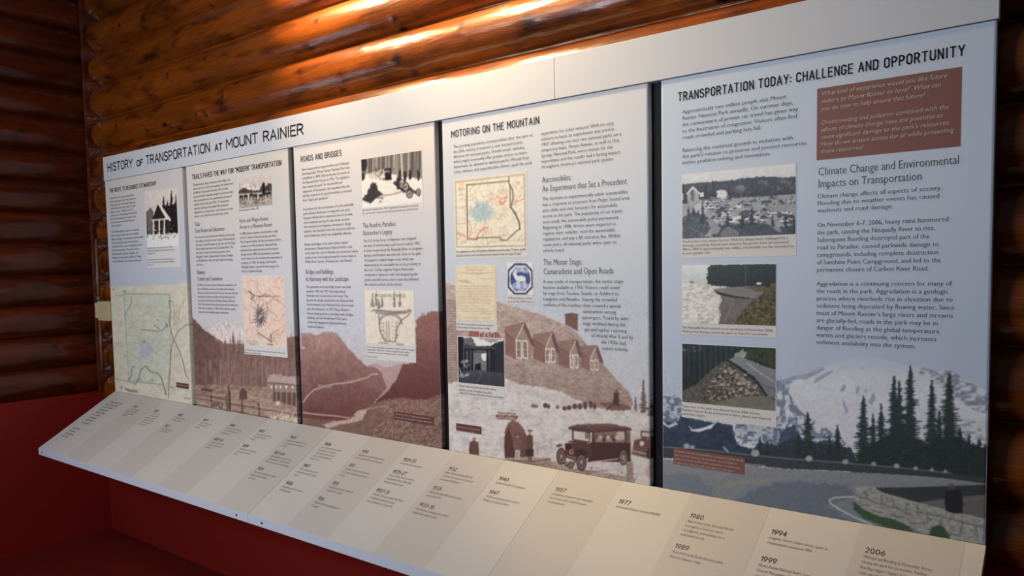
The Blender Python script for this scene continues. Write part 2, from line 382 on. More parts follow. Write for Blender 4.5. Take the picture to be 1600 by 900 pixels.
def block(parent, lines, first, last, ref, m=None, name='text_block', k=0.86, shear=0.0, eps=EPS_T, pitch=None):
    """lines; first/last: photo pixels of the baseline starts; ref: (line index, pixel x of its end)."""
    x0, z0 = P(*first); n = len(lines)
    if n > 1:
        xl, zl = P(*last); pitch = (z0-zl)/(n-1); x0 = (x0+xl)/2
    size = pitch*k; i, rx = ref
    zr = z0-pitch*i; xr = None
    # pixel x -> X on that baseline
    ry = fwd3(x0, 0.0, zr)[1]
    for _ in range(4):
        X, Z = P(rx, ry); ry = fwd3(X, 0.0, zr)[1]
    hs = (X-x0)/(line_width(lines[i])*size)
    L = Lettering()
    for j, s in enumerate(lines):
        if s.startswith('@'):
            a, s = s[1:].split('@', 1); xs = P(float(a), 490)[0]
        else: xs = x0
        L.text(xs, z0-pitch*j, s, size, hs)
    if shear:
        for q in range(len(L.V)): pass
        V = np.concatenate(L.V); T = np.concatenate(L.T)
        lz = z0-np.round((z0-V[:, 1]+size*0.27)/pitch)*pitch
        V[:, 0] += (V[:, 1]-lz)*shear; L.V = [V]; L.T = [T]
    return L.build(name, m or M_ink, parent, 'panel', eps)

# ------------------------------------------------------------------ painting prints: colour per vertex of a fine grid
def hash2(ix, iy, s):
    h = (ix.astype(np.int64)*374761393 + iy.astype(np.int64)*668265263 + s*1442695041) & 0xffffffff
    h = ((h ^ (h >> 13))*1274126177) & 0xffffffff
    return ((h ^ (h >> 16)) & 0xffff)/65535.0
def vnoise(x, y, s=0):
    ix, iy = np.floor(x), np.floor(y); fx, fy = x-ix, y-iy; fx = fx*fx*(3-2*fx); fy = fy*fy*(3-2*fy)
    a = hash2(ix, iy, s); b = hash2(ix+1, iy, s); c = hash2(ix, iy+1, s); d = hash2(ix+1, iy+1, s)
    return (a*(1-fx)+b*fx)*(1-fy)+(c*(1-fx)+d*fx)*fy
def fbm(x, y, s=0, o=3):
    t = 0; a = 0.5; q = 0
    for i in range(o): t = t+a*vnoise(x*2**i, y*2**i, s+i*17); q += a; a *= 0.55
    return t/q
def inpoly(x, y, pts):
    r = np.zeros(x.shape, bool); n = len(pts)
    for i in range(n):
        x0, y0 = pts[i]; x1, y1 = pts[(i+1) % n]
        if y0 == y1: continue
        c = ((y0 > y) != (y1 > y)) & (x < (x1-x0)*(y-y0)/(y1-y0)+x0); r ^= c
    return r
class Canvas:
    def __init__(s, x, y): s.x, s.y = x, y; s.c = np.zeros((len(x), 3)); s.rs = np.random.default_rng(3)
    def put(s, m, col, a=1.0):
        col = np.asarray(col, float)
        if isinstance(a, np.ndarray): a = a[:, None]
        s.c[m] = s.c[m]*(1-a)+col*a
    def box_idx(s, x0, y0, x1, y1): return np.nonzero((s.x >= x0) & (s.x <= x1) & (s.y >= y0) & (s.y <= y1))[0]
    def fill(s, col): s.c[:] = col
    def vgrad(s, stops):
        ys = [q[0] for q in stops]
        for k in range(3): s.c[:, k] = np.interp(s.y, ys, [q[1][k] for q in stops])
    def region(s, pts):
        xs = [q[0] for q in pts]; ys = [q[1] for q in pts]
        i = s.box_idx(min(xs), min(ys), max(xs), max(ys)); return i[inpoly(s.x[i], s.y[i], pts)]
    def poly(s, pts, col, a=1.0, jit=0.0, tex=0.0, sc=(3, 3), col2=None, seed=0, fade=None):
        """jit: ragged edge in px; tex: brightness mottling; col2: lower colour of a vertical blend."""
        xs = [q[0] for q in pts]; ys = [q[1] for q in pts]
        i = s.box_idx(min(xs)-jit, min(ys)-jit, max(xs)+jit, max(ys)+jit)
        if not len(i): return i
        x, y = s.x[i], s.y[i]
        if jit: xx = x+(fbm(x/3, y/3, seed+5)-.5)*2*jit; yy = y+(fbm(x/3, y/3, seed+9)-.5)*2*jit
        else: xx, yy = x, y
        m = inpoly(xx, yy, pts); i = i[m]; x, y = x[m], y[m]
        if not len(i): return i
        c = np.tile(np.asarray(col, float), (len(i), 1))
        if col2 is not None:
            t = ((y-min(ys))/(max(ys)-min(ys)+1e-6))[:, None]; c = c*(1-t)+np.asarray(col2, float)*t
        if tex: c = c*(1+tex*2*(fbm(x/sc[0], y/sc[1], seed+31)-.5))[:, None]
        if fade is not None: a = a*np.clip((y-fade[0])/(fade[1]-fade[0]), 0, 1)
        s.put(i, c, a); return i
    def speck(s, pts, col, thr=0.6, sc=(2, 2), a=1.0, seed=0, soft=0.15):
        i = s.region(pts)
        if not len(i): return
        n = fbm(s.x[i]/sc[0], s.y[i]/sc[1], seed+77); al = np.clip((n-thr+0.03)/soft, 0, 1)*a*0.8
        s.put(i, col, al)
    def mottle(s, pts, amp, sc=(3, 3), seed=0):
        i = s.region(pts)
        if len(i): s.c[i] *= (1+amp*2*(fbm(s.x[i]/sc[0], s.y[i]/sc[1], seed+13)-.5))[:, None]
    def line(s, pts, w, col, a=1.0):
        for (x0, y0), (x1, y1) in zip(pts[:-1], pts[1:]):
            i = s.box_idx(min(x0, x1)-w-1, min(y0, y1)-w-1, max(x0, x1)+w+1, max(y0, y1)+w+1)
            if not len(i): continue
            x, y = s.x[i], s.y[i]; dx, dy = x1-x0, y1-y0; L = dx*dx+dy*dy+1e-9
            t = np.clip(((x-x0)*dx+(y-y0)*dy)/L, 0, 1); d = np.hypot(x-x0-t*dx, y-y0-t*dy)
            s.put(i, col, np.clip(w/2+0.5-d, 0, 1)*a)
    def ell(s, cx, cy, rx, ry, col, a=1.0, tex=0.0):
        i = s.box_idx(cx-rx-1, cy-ry-1, cx+rx+1, cy+ry+1)
        if not len(i): return
        d = np.hypot((s.x[i]-cx)/rx, (s.y[i]-cy)/ry); al = np.clip((1-d)*min(rx, ry)+0.5, 0, 1)*a
        c = np.asarray(col, float)
        if tex: c = c*(1+tex*2*(fbm(s.x[i]/2, s.y[i]/2, 3)-.5))[:, None]
        s.put(i, c, al)
    def tree(s, x, top, base, w, col, seed=0, tex=0.25):
        g = np.random.default_rng(seed+int(x*7)); n = max(5, int((base-top)/3.6)); L = []; R = []
        for k in range(n):
            t = (k+0.6)/n; yy = top+(base-top)*t; env = 0.08+1.22*t**0.8
            for S, sg in ((L, -1), (R, 1)):
                ww = w/2*env*g.uniform(0.45, 1.12); dy = g.uniform(-.8, .8); S += [(x+sg*ww*.35, yy-1.4+dy), (x+sg*ww, yy+dy), (x+sg*ww*0.8, yy+1.1+dy)]
        s.poly([(x, top)]+R+[(x+w*.2, base), (x-w*.2, base)]+L[::-1], col, 0.96, 0.7, tex, (1.6, 1.6), seed=seed)
    def squiggle(s, x, y, ang, n, step, turn, w, col, seed=0, a=1.0):
        g = np.random.default_rng(seed); pts = [(x, y)]
        for _ in range(n): ang += g.uniform(-turn, turn); x += step*math.cos(ang); y += step*math.sin(ang); pts.append((x, y))
        s.line(pts, w, col, a)
def quad(x0, y0, x1, y1): return [(x0, y0), (x1, y0), (x1, y1), (x0, y1)]
GAIN = 1.62
def finish(c, gain, shape=None, grain=None, contrast=1.0):
    gm = 1.0 if grain is None else grain
    if contrast != 1.0: c.c = 118+(c.c-118)*contrast
    # print grain, then the slight softness of an enlarged photograph
    c.c *= (1+gm*(0.12*(fbm(c.x/1.3, c.y/1.3, 91, 2)-.5)+0.10*(fbm(c.x/5, c.y/4, 92, 2)-.5)))[:, None]
    if shape is not None:
        q = c.c.reshape(shape[0], shape[1], 3); b = q.copy()
        b[1:-1] = (q[:-2]+2*q[1:-1]+q[2:])/4; d = b.copy(); d[:, 1:-1] = (b[:, :-2]+2*b[:, 1:-1]+b[:, 2:])/4; c.c = d.reshape(-1, 3)
    gain = np.asarray(gain)*np.array([0.99, 0.99, 0.94])
    a = lin(np.clip(c.c, 0, 255)); l = (a@np.array([0.3, 0.6, 0.1]))[:, None]; a = a*0.84+l*0.16
    return np.clip(a*gain, 0.0, 0.9)
PLAB = {'ph_cabin': 'black and white photo of a log cabin in snow', 'ph_wagons': 'black and white photo of horses and wagons', 'ph_map2': 'pink contour map with a dark summit',
        'ph_road': 'black and white photo of a road crew with machinery', 'ph_bridge': 'line drawing of an arched bridge', 'ph_map4': 'cream park map with a blue glacier star and red roads',
        'ph_permit': 'tan typed permit', 'ph_deer': 'blue octagonal sticker with a white deer', 'ph_arch': 'dark photo of a log entrance arch', 'ph_parking': 'black and white photo of a crowded parking lot',
        'ph_flood': 'colour photo of a road undercut by a flooded river', 'ph_washout': 'colour photo of a road slumped into rubble'}
def print_rect(name, parent, tl, br, eps, step, paint, gain=GAIN, m=None):
    x0, z1 = P(*tl); x1, z0 = P(*br); nx = max(2, int((x1-x0)/step)+1); nz = max(2, int((z1-z0)/step)+1)
    X, Z = np.meshgrid(np.linspace(x0, x1, nx), np.linspace(z0, z1, nz), indexing='ij'); X = X.ravel(); Z = Z.ravel()
    px, py = fwd3(X, 0.0, Z); c = Canvas(px, py); paint(c)
    i, j = np.meshgrid(np.arange(nx-1), np.arange(nz-1), indexing='ij'); q = (i*nz+j).ravel()
    o = np_mesh(name, np.stack([X, np.full(len(X), -eps), Z], 1), np.stack([q, q+nz, q+nz+1, q+1], 1), M_print, parent, finish(c, gain, (nx, nz), None, 1.28 if name == 'photograph' else 1.0))
    if paint.__name__ in PLAB: o['label'] = PLAB[paint.__name__]
    return o
def rect(name, parent, tl, br, eps, m):
    x0, z1 = P(*tl); x1, z0 = P(*br)
    return box(name, x0, x1, -eps, -eps+0.0004, z0, z1, m, parent)
ZB, ZT, TH = 0.9, 2.1, 0.022
def wrapped_print(parent, x0, x1, zfine, step, paint, gain=GAIN):
    """The panel's printed skin, folded round both vertical edges with a small radius."""
    r = 0.005; ny = 4
    xs = np.linspace(x0+r, x1-r, int((x1-x0)/step)+1)
    lx = [x0]+[x0+r-r*math.sin(math.radians(a)) for a in (90, 60, 30)]; ly = [TH]+[r-r*math.cos(math.radians(a)) for a in (90, 60, 30)]
    Xc = np.concatenate([lx, xs, [2*(x0+x1)/2-q for q in lx[::-1]]]); Yc = np.concatenate([ly, np.zeros(len(xs)), ly[::-1]])
    zc = np.concatenate([np.linspace(ZB+0.001, zfine, int((zfine-ZB)/step)+1), np.linspace(zfine, ZT-0.0015, 40)[1:]])
    nx, nz = len(Xc), len(zc); X = np.repeat(Xc, nz); Y = np.repeat(Yc, nz); Z = np.tile(zc, nx)
    px, py = fwd3(np.clip(X, x0+0.002, x1-0.002), 0.0, Z); c = Canvas(px, py); paint(c)
    i, j = np.meshgrid(np.arange(nx-1), np.arange(nz-1), indexing='ij'); q = (i*nz+j).ravel()
    return np_mesh('printed_face', np.stack([X, Y, Z], 1), np.stack([q, q+nz, q+nz+1, q+1], 1), M_print, parent, finish(c, gain, (nx, nz), np.clip((zfine-0.03-Z)/0.08, 0, 1)), True)
# ------------------------------------------------------------------ the printed pictures
BG = (172, 176, 188)
def art_p1(c):
    c.vgrad([(240, (178, 170, 166)), (300, (176, 171, 172)), (400, (164, 168, 182)), (445, (158, 163, 180)), (650, (158, 163, 180))])
    mp = [(172, 447.5), (312, 444), (318, 660), (172, 660)]
    c.poly(mp, (184, 177, 161), 1, 0, 0.03, (9, 9))
    park = [(193, 459), (264.5, 460), (266, 560), (255, 601), (201, 595), (196, 520)]
    c.poly(park, (172, 175, 161), 0.9, 0, 0.05, (5, 5)); c.speck(park, (150, 158, 146), 0.52, (5, 4), 0.5)
    c.speck(mp, (172, 162, 144), 0.56, (7, 9), 0.6, 3)
    for k in range(26):
        a = k*0.2417; c.line([(228+4*math.cos(a), 546+5*math.sin(a)), (228+(13+5*(k % 3))*math.cos(a), 546+(17+6*(k % 2))*math.sin(a))], 0.9, (150, 150, 164), 0.7)
    c.ell(228, 547, 10, 13, (152, 152, 172), 0.6, 0.15)
    c.line([(193, 459), (264.5, 460), (266, 470)], 1.3, (96, 128, 104), 0.9); c.line([(193, 459), (197, 520), (201, 595)], 1.0, (120, 145, 122), 0.8)
    c.line([(266, 470), (266.5, 560), (264, 585), (259, 617), (255, 601)], 1.0, (110, 128, 108), 0.8); c.line([(201, 595), (252, 601)], 1.2, (96, 128, 104), 0.9)
    dk = (88, 76, 66)
    c.line([(264, 470), (267, 486), (264, 500), (268, 520), (271, 531), (267, 550), (266, 575), (264, 600), (263, 622)], 1.2, dk, 0.8)
    c.line([(271, 531), (278, 518), (290, 508), (305, 505)], 1.2, dk, 0.75); c.line([(272, 531), (280, 548), (286, 565), (290, 585), (294, 592)], 1.2, dk, 0.8)
    c.line([(270, 470), (273, 490), (272, 508), (278, 500), (282, 480), (288, 468)], 0.8, dk, 0.5)
    c.line([(240, 507), (246, 512), (252, 517), (262, 509), (259, 505)], 1.1, dk, 0.8); c.line([(212, 600), (217, 590), (220, 578), (228, 572), (236, 581), (246, 583), (252, 590), (257, 606), (259, 617)], 1.2, dk, 0.85)
    c.line([(201, 594), (205, 587), (206, 576)], 1.2, dk, 0.8); c.line([(182, 592), (200, 596), (212, 600)], 1.0, dk, 0.7)
    c.line([(204, 462), (206, 472), (198, 487), (195, 494)], 1.2, (104, 112, 100), 0.8); c.line([(180, 460), (190, 463), (193, 460)], 1.0, (90, 110, 90), 0.8)
    for k, (x, y, l) in enumerate([(176, 452, 3), (192, 455, 5), (221, 515, 28), (264, 470, 4), (206, 573, 4), (217, 593, 4), (245, 500, 3), (259, 508, 4), (236, 593, 3), (195, 607, 5), (200, 609, 14), (200, 611, 15), (187, 605, 4), (196, 609, 4), (266, 605, 5), (288, 622, 9), (222, 534, 6)]):
        c.line([(x, y), (x+l, y+0.1*l)], 1.1, (60, 58, 56), 0.75)
    for k in range(50):
        g = np.random.default_rng(k); c.squiggle(g.uniform(176, 300), g.uniform(452, 630), g.uniform(0, 6), 8, 3.2, 0.6, 0.6, (150, 134, 110), k, 0.5)
    c.line([(269, 478), (276, 478), (276, 560)], 0.6, (120, 110, 96), 0.4)
def art_p2(c):
    c.vgrad([(225, (182, 174, 168)), (340, (178, 174, 174)), (440, (172, 172, 180)), (500, (176, 172, 178)), (560, (170, 160, 160)), (690, (150, 130, 120))])
    c.poly([(312, 545), (321, 517), (330, 512), (338, 506), (345, 503), (352, 500.5), (358, 504), (368, 509), (379, 514), (396, 530), (396, 550)], (196, 186, 182), 0.85, 1.2, 0.06, (3, 3))
    c.speck([(312, 545), (338, 506), (352, 500), (380, 514), (396, 545)], (150, 130, 128), 0.55, (3, 5), 0.6, 4)
    c.poly([(298, 494), (306, 502), (321, 517), (335, 526), (350, 536), (372, 538), (400, 532), (430, 530), (475, 524), (475, 672), (298, 650)], (124, 92, 84), 1, 1.4, 0.22, (1.2, 9), (116, 84, 76))
    c.poly([(298, 494), (306, 502), (321, 517), (335, 526), (345, 545), (342, 570), (333, 600), (298, 602)], (98, 68, 64), 1, 2.0, 0.18, (4, 6), (104, 74, 70))
    for k in range(60):
        g = np.random.default_rng(k+9); x = g.uniform(345, 470); t = g.uniform(523, 541); c.tree(x, t, t+g.uniform(18, 40), g.uniform(3, 6), (112, 80, 74), k)
    for k in range(95):
        g = np.random.default_rng(k+99); x = g.uniform(318, 472); y = g.uniform(556, 590); c.line([(x, y), (x, y+g.uniform(10, 26))], g.uniform(.7, 1.3), (152, 122, 112) if k % 3 else (86, 60, 56), 0.55)
    for x, t in ((364, 515), (455, 520), (352, 527), (372, 528)): c.tree(x, t, t+38, 6, (100, 74, 70), 3)
    fld = [(298, 603), (340, 600), (420, 606), (475, 612), (475, 675), (298, 650)]
    c.poly(fld, (134, 106, 94), 1, 1.5, 0.16, (7, 1.6), (160, 134, 118))
    c.speck(fld, (186, 160, 144), 0.58, (9, 1.4), 0.7, 8); c.speck(fld, (84, 60, 54), 0.62, (6, 1.3), 0.7, 18)
    # fences
    for (x0, y0, x1, y1) in ((306, 616, 360, 626), (306, 622, 472, 650), (306, 632, 470, 662), (330, 619, 354, 622), (320, 608, 333, 610)): c.line([(x0, y0), (x1, y1)], 1.3, (70, 46, 42), 0.85)
    for (x, y0, y1) in ((357, 602, 644), (359, 610, 640), (330, 618, 640), (378, 624, 646), (404, 630, 652), (354, 618, 642)): c.line([(x, y0), (x+1, y1)], 1.7, (62, 42, 40), 0.9)
    c.poly([(314, 606), (332, 608), (332, 614), (314, 612)], (92, 56, 50), 0.9)
    c.poly([(331, 628), (349, 631), (349, 638), (331, 635)], (74, 52, 48), 0.7); c.speck(quad(330, 627, 350, 638), (190, 165, 150), 0.5, (2, 2), 0.8)
    c.poly([(374, 624), (374, 611), (379, 603), (386, 611), (386, 624)], (88, 62, 56)); c.line([(374, 611), (379, 604), (386, 611)], 1.2, (150, 120, 108))
    # lodge
    c.poly([(417, 598), (440, 600), (466, 602), (468, 628), (440, 622), (417, 612)], (140, 114, 104)); c.poly([(428, 612), (468, 614), (470, 637), (428, 626)], (84, 58, 54), 0.85)
    c.poly([(416.4, 597.5), (421.5, 585), (440.6, 585), (436, 598.5)], (158, 138, 134), 1, 0, .06); c.poly([(436, 598.5), (441, 587.5), (466, 588.6), (464.8, 602)], (160, 140, 136), 1, 0, .06)
    c.line([(416.4, 598), (436, 599), (465, 602.5)], 1.2, (88, 62, 58))
    for x in (423, 430, 437, 446, 456): c.poly(quad(x, 602.5, x+2.6, 607), (210, 190, 176))
    for x in (432, 439, 448, 456, 463): c.line([(x, 612), (x, 634)], 1.1, (176, 150, 138), 0.8)
    c.line([(428, 600), (428, 626)], 1.2, (70, 48, 44)); c.poly(quad(431, 627, 437, 633), (205, 185, 172), .9)
    c.poly([(425, 650), (440, 645), (455, 650), (470, 655), (475, 672), (425, 660)], (180, 156, 142), 0.7, 2, 0.3, (2, 2)); c.speck([(422, 642), (474, 648), (474, 670), (422, 658)], (225, 205, 190), 0.56, (2, 2), 0.9, 5); c.speck([(422, 642), (474, 648), (474, 670), (422, 658)], (84, 60, 54), 0.6, (2.2, 2), 0.8, 6)
def art_p3(c):
    c.vgrad([(180, (184, 178, 176)), (300, (180, 177, 180)), (440, (172, 174, 186)), (520, (168, 170, 184)), (580, (170, 160, 164)), (720, (140, 110, 105))])
    c.poly([(565, 585), (576, 570), (588, 568), (600, 574), (615, 572), (632, 566), (632, 640), (565, 640)], (158, 130, 130), 0.9, 1, 0.05, (5, 5), (150, 118, 116))
    c.poly([(470, 520), (486, 520), (495, 524), (505, 519), (514.5, 518), (526.6, 521), (534, 531), (542, 541), (556, 556), (570, 571), (578, 573), (589, 575), (597, 585), (604.5, 606), (590, 622), (575, 640), (560, 652), (540, 662), (470, 665)], (150, 116, 108), 1, 1.5, 0.10, (6, 9), (88, 48, 46))
    c.mottle([(470, 525), (530, 525), (600, 600), (560, 650), (470, 640)], 0.10, (2.5, 6), 4)
    c.speck([(470, 530), (500, 530), (500, 545), (470, 545)], (210, 190, 185), 0.66, (5, 2), 0.8)
    c.poly([(565, 575), (589, 578), (600, 596), (600, 612), (575, 606)], (130, 92, 88), 0.5, 3, 0.12)
    c.poly([(650, 500), (660, 493), (667, 492), (673, 487), (681, 486.5), (690, 486), (700, 486), (700, 632), (667, 625), (629, 625), (600, 640), (580, 640), (590, 624), (606, 612), (622, 588), (629, 570), (650, 566)], (132, 88, 84), 1, 2.2, 0.10, (4, 7), (84, 40, 38))
    for k in range(26):
        g = np.random.default_rng(k+31); x = g.uniform(653, 697); c.tree(x, 484+max(0, 668-x)*0.45+g.uniform(-3, 5), 530, 5, (124, 80, 76), k)
    fg = [(470, 652), (505, 656), (540, 656), (556, 648), (580, 632), (600, 625), (629, 621), (650, 624), (667, 624), (690, 615), (702, 612), (702, 708), (470, 668)]
    c.poly(fg, (118, 84, 74), 1, 2.0, 0.18, (4, 3), (104, 78, 70))
    rock = [(590, 660), (640, 650), (700, 625), (702, 705), (580, 684)]
    c.speck(rock, (166, 138, 124), 0.54, (2.2, 1.8), 0.75, 21); c.speck(rock, (70, 48, 44), 0.58, (2.4, 1.9), 0.75, 25)
    c.speck([(600, 625), (667, 624), (665, 640), (600, 645)], (170, 142, 130), 0.55, (2.2, 1.6), 0.7, 2)
    for k in range(12): c.line([(560+k*9, 668+k*1.5), (598+k*9, 628+k*1.2)], 0.9, (140, 108, 94) if k % 2 else (84, 58, 52), 0.45)
    c.line([(617, 676), (648, 655), (690, 622)], 2.4, (160, 132, 118), 0.5)
    c.poly([(552, 648), (560, 641), (574, 639), (571, 646), (566, 656), (553, 660), (530, 664), (512, 670), (505, 664), (520, 659), (545, 655), (556, 650)], (164, 138, 126), 1, 1, 0.14, (3, 2))
    c.line([(574, 639), (590, 636), (604, 634)], 2, (150, 122, 110), 0.8)
    def dots(pts):
        for (x0, y0), (x1, y1) in zip(pts[:-1], pts[1:]):
            n = int(math.hypot(x1-x0, y1-y0)/2.6)
            for q in range(n): t = q/n; c.ell(x0+(x1-x0)*t, y0+(y1-y0)*t, 1.0, 1.0, (220, 200, 192), .9)
    dots([(474, 628), (482, 617), (491, 609), (507, 604), (523.5, 599.7), (545, 598), (562, 593), (576, 589), (580, 585), (592, 584)]); dots([(474, 644.8), (500, 648), (525, 650), (548, 653.5)])
def art_p4(c):
    c.vgrad([(120, (176, 176, 184)), (300, (172, 178, 192)), (480, (166, 174, 190)), (620, (172, 174, 186)), (780, (176, 170, 174))])
    roof = [(694, 440), (711, 446), (745, 459), (777, 471), (810, 481), (843, 490), (862, 498), (882, 507), (902, 520), (918, 541), (941, 567), (962, 592), (983, 613), (990, 633), (907, 640), (780, 620), (694, 600)]
    c.poly(roof, (162, 142, 136), 1, 0.6, 0.07, (2.5, 1.6), (142, 120, 113)); c.mottle(roof, 0.22, (3.5, 1.2), 5); c.mottle(roof, .12, (16, 12), 8)
    for y in range(470, 604, 4): c.line([(696, y), (716, y+1)], 1.4, (112, 84, 78), 0.7)
    c.line([(711, 446), (777, 471), (843, 490), (882, 507)], 1.6, (186, 166, 158), 0.6)
    for k in range(14): c.line([(800+k*13, 565+k*5.3), (812+k*13, 610+k*3)], 1, (132, 106, 98), 0.3)
    c.poly([(883, 491.5), (893, 489.3), (903, 491.5), (903, 518), (893, 512), (883, 507)], (108, 70, 64), 1, 0.5, 0.18, (2, 2)); c.line([(883, 492), (893, 490), (903, 492)], 2, (74, 46, 44)); c.line([(884, 497), (903, 498)], 1.2, (80, 50, 46))
    def dormer(ax, ay, lx, ly, bx, by, rx, ry, wx0, wx1, wt, wb):
        c.poly([(lx, ly), (bx, by), (wx0-1, wt-4), (wx0-1, wb+2), (lx+1, wb-6)], (122, 86, 80), 1, 0.4, 0.1, (2, 2))
        c.poly([(ax, ay), (rx-1, ry), (wx1+3, wb+3), (wx0-1, wb+1), (wx0-2, wt-4), (bx, by)], (142, 116, 108), 1, 0, 0.06)
        c.poly([(lx, ly-8), (ax, ay), (bx, by), (lx-1, ly)], (130, 98, 92), 1, 0.3, 0.08, (2, 1))
        c.poly([(ax, ay), (ax+3, ay+3), (rx+2, ry+2), (rx-4, ry), (ax-1, ay+8)], (100, 68, 64), 1, 0, 0.1); c.line([(bx, by), (ax-.5, ay+4)], 1.4, (196, 178, 170)); c.line([(lx, ly), (bx, by)], 1.0, (90, 60, 56))
        mid = (wx0+wx1)/2
        for a, b in ((wx0, mid-0.8), (mid+0.8, wx1)):
            sl = 1.5
            c.poly([(a, wt), (b, wt+sl), (b, wb+sl), (a, wb)], (214, 204, 198)); c.poly([(a+1.3, wt+2), (b-1.3, wt+sl+2), (b-1.3, wb+sl-2), (a+1.3, wb-2)], (96, 70, 66))
            m2 = (a+b)/2
            c.line([(m2, wt+1), (m2, wb)], 0.8, (190, 176, 168)); c.line([(a, (wt+wb)/2), (b, (wt+wb)/2+sl)], 0.8, (200, 188, 180))
            c.line([(a, wt+.28*(wb-wt)), (b, wt+.28*(wb-wt)+sl)], 0.5, (170, 156, 148)); c.line([(a, wt+.76*(wb-wt)), (b, wt+.76*(wb-wt)+sl)], 0.5, (170, 156, 148))
    dormer(725/3+690, 539, 906, 549, 921.5, 562, 941.5, 566, 922.5, 935, 561.5, 578)
    dormer(900, 529.5, 871, 541, 890, 553.5, 909, 557, 891, 903.5, 553, 574.5)
    dormer(862.5, 517.3, 833, 530.5, 852.7, 543.5, 873, 551, 852.5, 867.5, 543.5, 566)
    dormer(818.5, 503.3, 789, 518, 805, 533, 835, 540, 806.5, 824.8, 531, 559.5)
    c.poly([(732, 520), (740, 510), (775, 515), (784, 528), (732, 526)], (134, 82, 74), 1, .5, .1)
    for x in (749, 757, 766): c.poly(quad(x, 518, x+6, 527), (200, 184, 176)); c.poly(quad(x+1, 520, x+5, 527), (110, 72, 66))
    snow = [(694, 600), (716, 596), (760, 590), (795, 593), (812, 600), (830, 603), (852, 606), (877, 612), (895, 622), (910, 628), (940, 633), (975, 640), (1000, 646), (1025, 652), (1025, 770), (694, 720)]
    c.poly(snow, (190, 184, 186), 1, 2.0, 0.05, (9, 6), (184, 176, 176)); c.speck(snow, (160, 148, 148), 0.57, (14, 7), 0.6, 2); c.speck(snow, (150, 136, 134), 0.66, (5, 3), 0.5, 12)
    c.poly([(790, 599), (830, 606), (895, 624), (910, 631), (890, 633), (840, 622), (792, 612)], (176, 164, 162), 0.5, 2, 0.1)
    c.poly([(922, 628), (950, 628), (985, 632), (986, 641), (962, 641), (930, 637)], (140, 108, 102), 0.9, 1.5, .15)
    dk = (78, 46, 44)
    for x, y, rx, ry in ((833, 634, 3.5, 3), (838, 635, 3, 2.5), (852, 633.5, 3.4, 4), (857, 635, 2.5, 3.5), (871, 636, 3, 3), (882, 638, 3.4, 3.4), (889, 637, 4, 3.6), (898, 635, 4, 4.2), (906, 635, 4, 4.6), (914.5, 633.5, 3.6, 6), (923, 632.5, 3.2, 6), (929, 635, 2.6, 5)): c.ell(x, y, rx, ry, (112, 80, 76) if x < 848 or 866 < x < 875 else dk, 0.9, 0.3)
    c.poly([(935, 630), (958, 628), (985, 634), (986, 641), (955, 642)], (96, 64, 60), .7, 1, .2); c.line([(948, 640), (962, 628), (968, 634)], 2.4, dk)
    c.ell(963, 610.5, 2.0, 2.4, (96, 60, 56)); c.poly([(959.5, 613), (966.5, 613), (968, 627), (964, 634), (957, 632)], dk, 1, .5, .1)
    for x, t, b, w_ in ((1005.5, 593, 645, 15), (993, 620, 642, 6), (1016, 606, 650, 8), (1021, 600, 652, 6)): c.tree(x, t, b, w_, (104, 80, 76), 5); c.line([(x, t), (x, b)], 0.9, (80, 58, 56))
    c.line([(777, 650), (807, 652)], 5.0, (112, 62, 56)); c.line([(779, 645), (805, 647)], 1.6, (96, 56, 52)); c.speck(quad(779, 646, 806, 654), (205, 180, 170), 0.5, (1.6, 2), .8, 3); c.line([(778, 654), (806, 656)], 1.2, (80, 48, 44))
    # tunnel in the snow
    c.poly([(789, 716), (788, 695), (788.5, 675), (793, 662), (800, 656.5), (810, 660), (819, 671), (825, 688), (827, 712), (828, 722)], (120, 82, 76), 1, 1.2, 0.12, (4, 6), (84, 54, 50)); c.poly([(789, 712), (790, 680), (795, 668), (801, 690), (806, 720)], (72, 44, 42), .8, 1.5, .1)
    c.poly([(788, 716), (820, 714), (860, 716), (862, 722), (890, 730), (1025, 752), (1025, 770), (788, 730)], (148, 124, 116), 1, 1.4, 0.16, (5, 1.6), (150, 132, 124)); c.speck([(850, 718), (1000, 740), (1020, 760), (850, 735)], (96, 68, 62), 0.58, (6, 1.6), .8, 7)
    c.line([(800, 719), (830, 722), (858, 717)], 2.0, (96, 62, 56), .9); c.line([(806, 724), (850, 726)], 1.4, (90, 60, 54), .9)
    def person(x, top, bot, w_, coat, legs, hat=None):
        h = bot-top; c.poly([(x-w_*.22, top+h*.92), (x-w_*.28, top+h*.5), (x+w_*.3, top+h*.5), (x+w_*.26, bot), (x+.3, bot), (x, top+h*.6), (x-w_*.1, bot), (x-w_*.26, bot)], legs)
        c.poly([(x-w_*.42, top+h*.2), (x-w_*.1, top+h*.15), (x+w_*.38, top+h*.2), (x+w_*.46, top+h*.5), (x+w_*.36, top+h*.62), (x-w_*.38, top+h*.62), (x-w_*.5, top+h*.45)], coat, 1, .4, .12)
        c.ell(x, top+h*.09, w_*.17, h*.075, (150, 112, 102)); c.line([(x-w_*.24, top+h*.035), (x+w_*.24, top+h*.045)], 2.0, hat or (84, 54, 50))
    person(741, 680, 735, 17, (92, 60, 56), (80, 52, 48), (214, 200, 192)); person(808.5, 678, 718, 15, (104, 74, 68), (170, 150, 144)); person(828, 671, 720, 11, (88, 56, 52), (78, 50, 46))
    c.poly(quad(821, 702, 834, 713), (62, 36, 34))
    c.speck([(836, 688), (862, 684), (866, 716), (836, 716)], (160, 138, 134), .5, (4, 7), .7, 3)
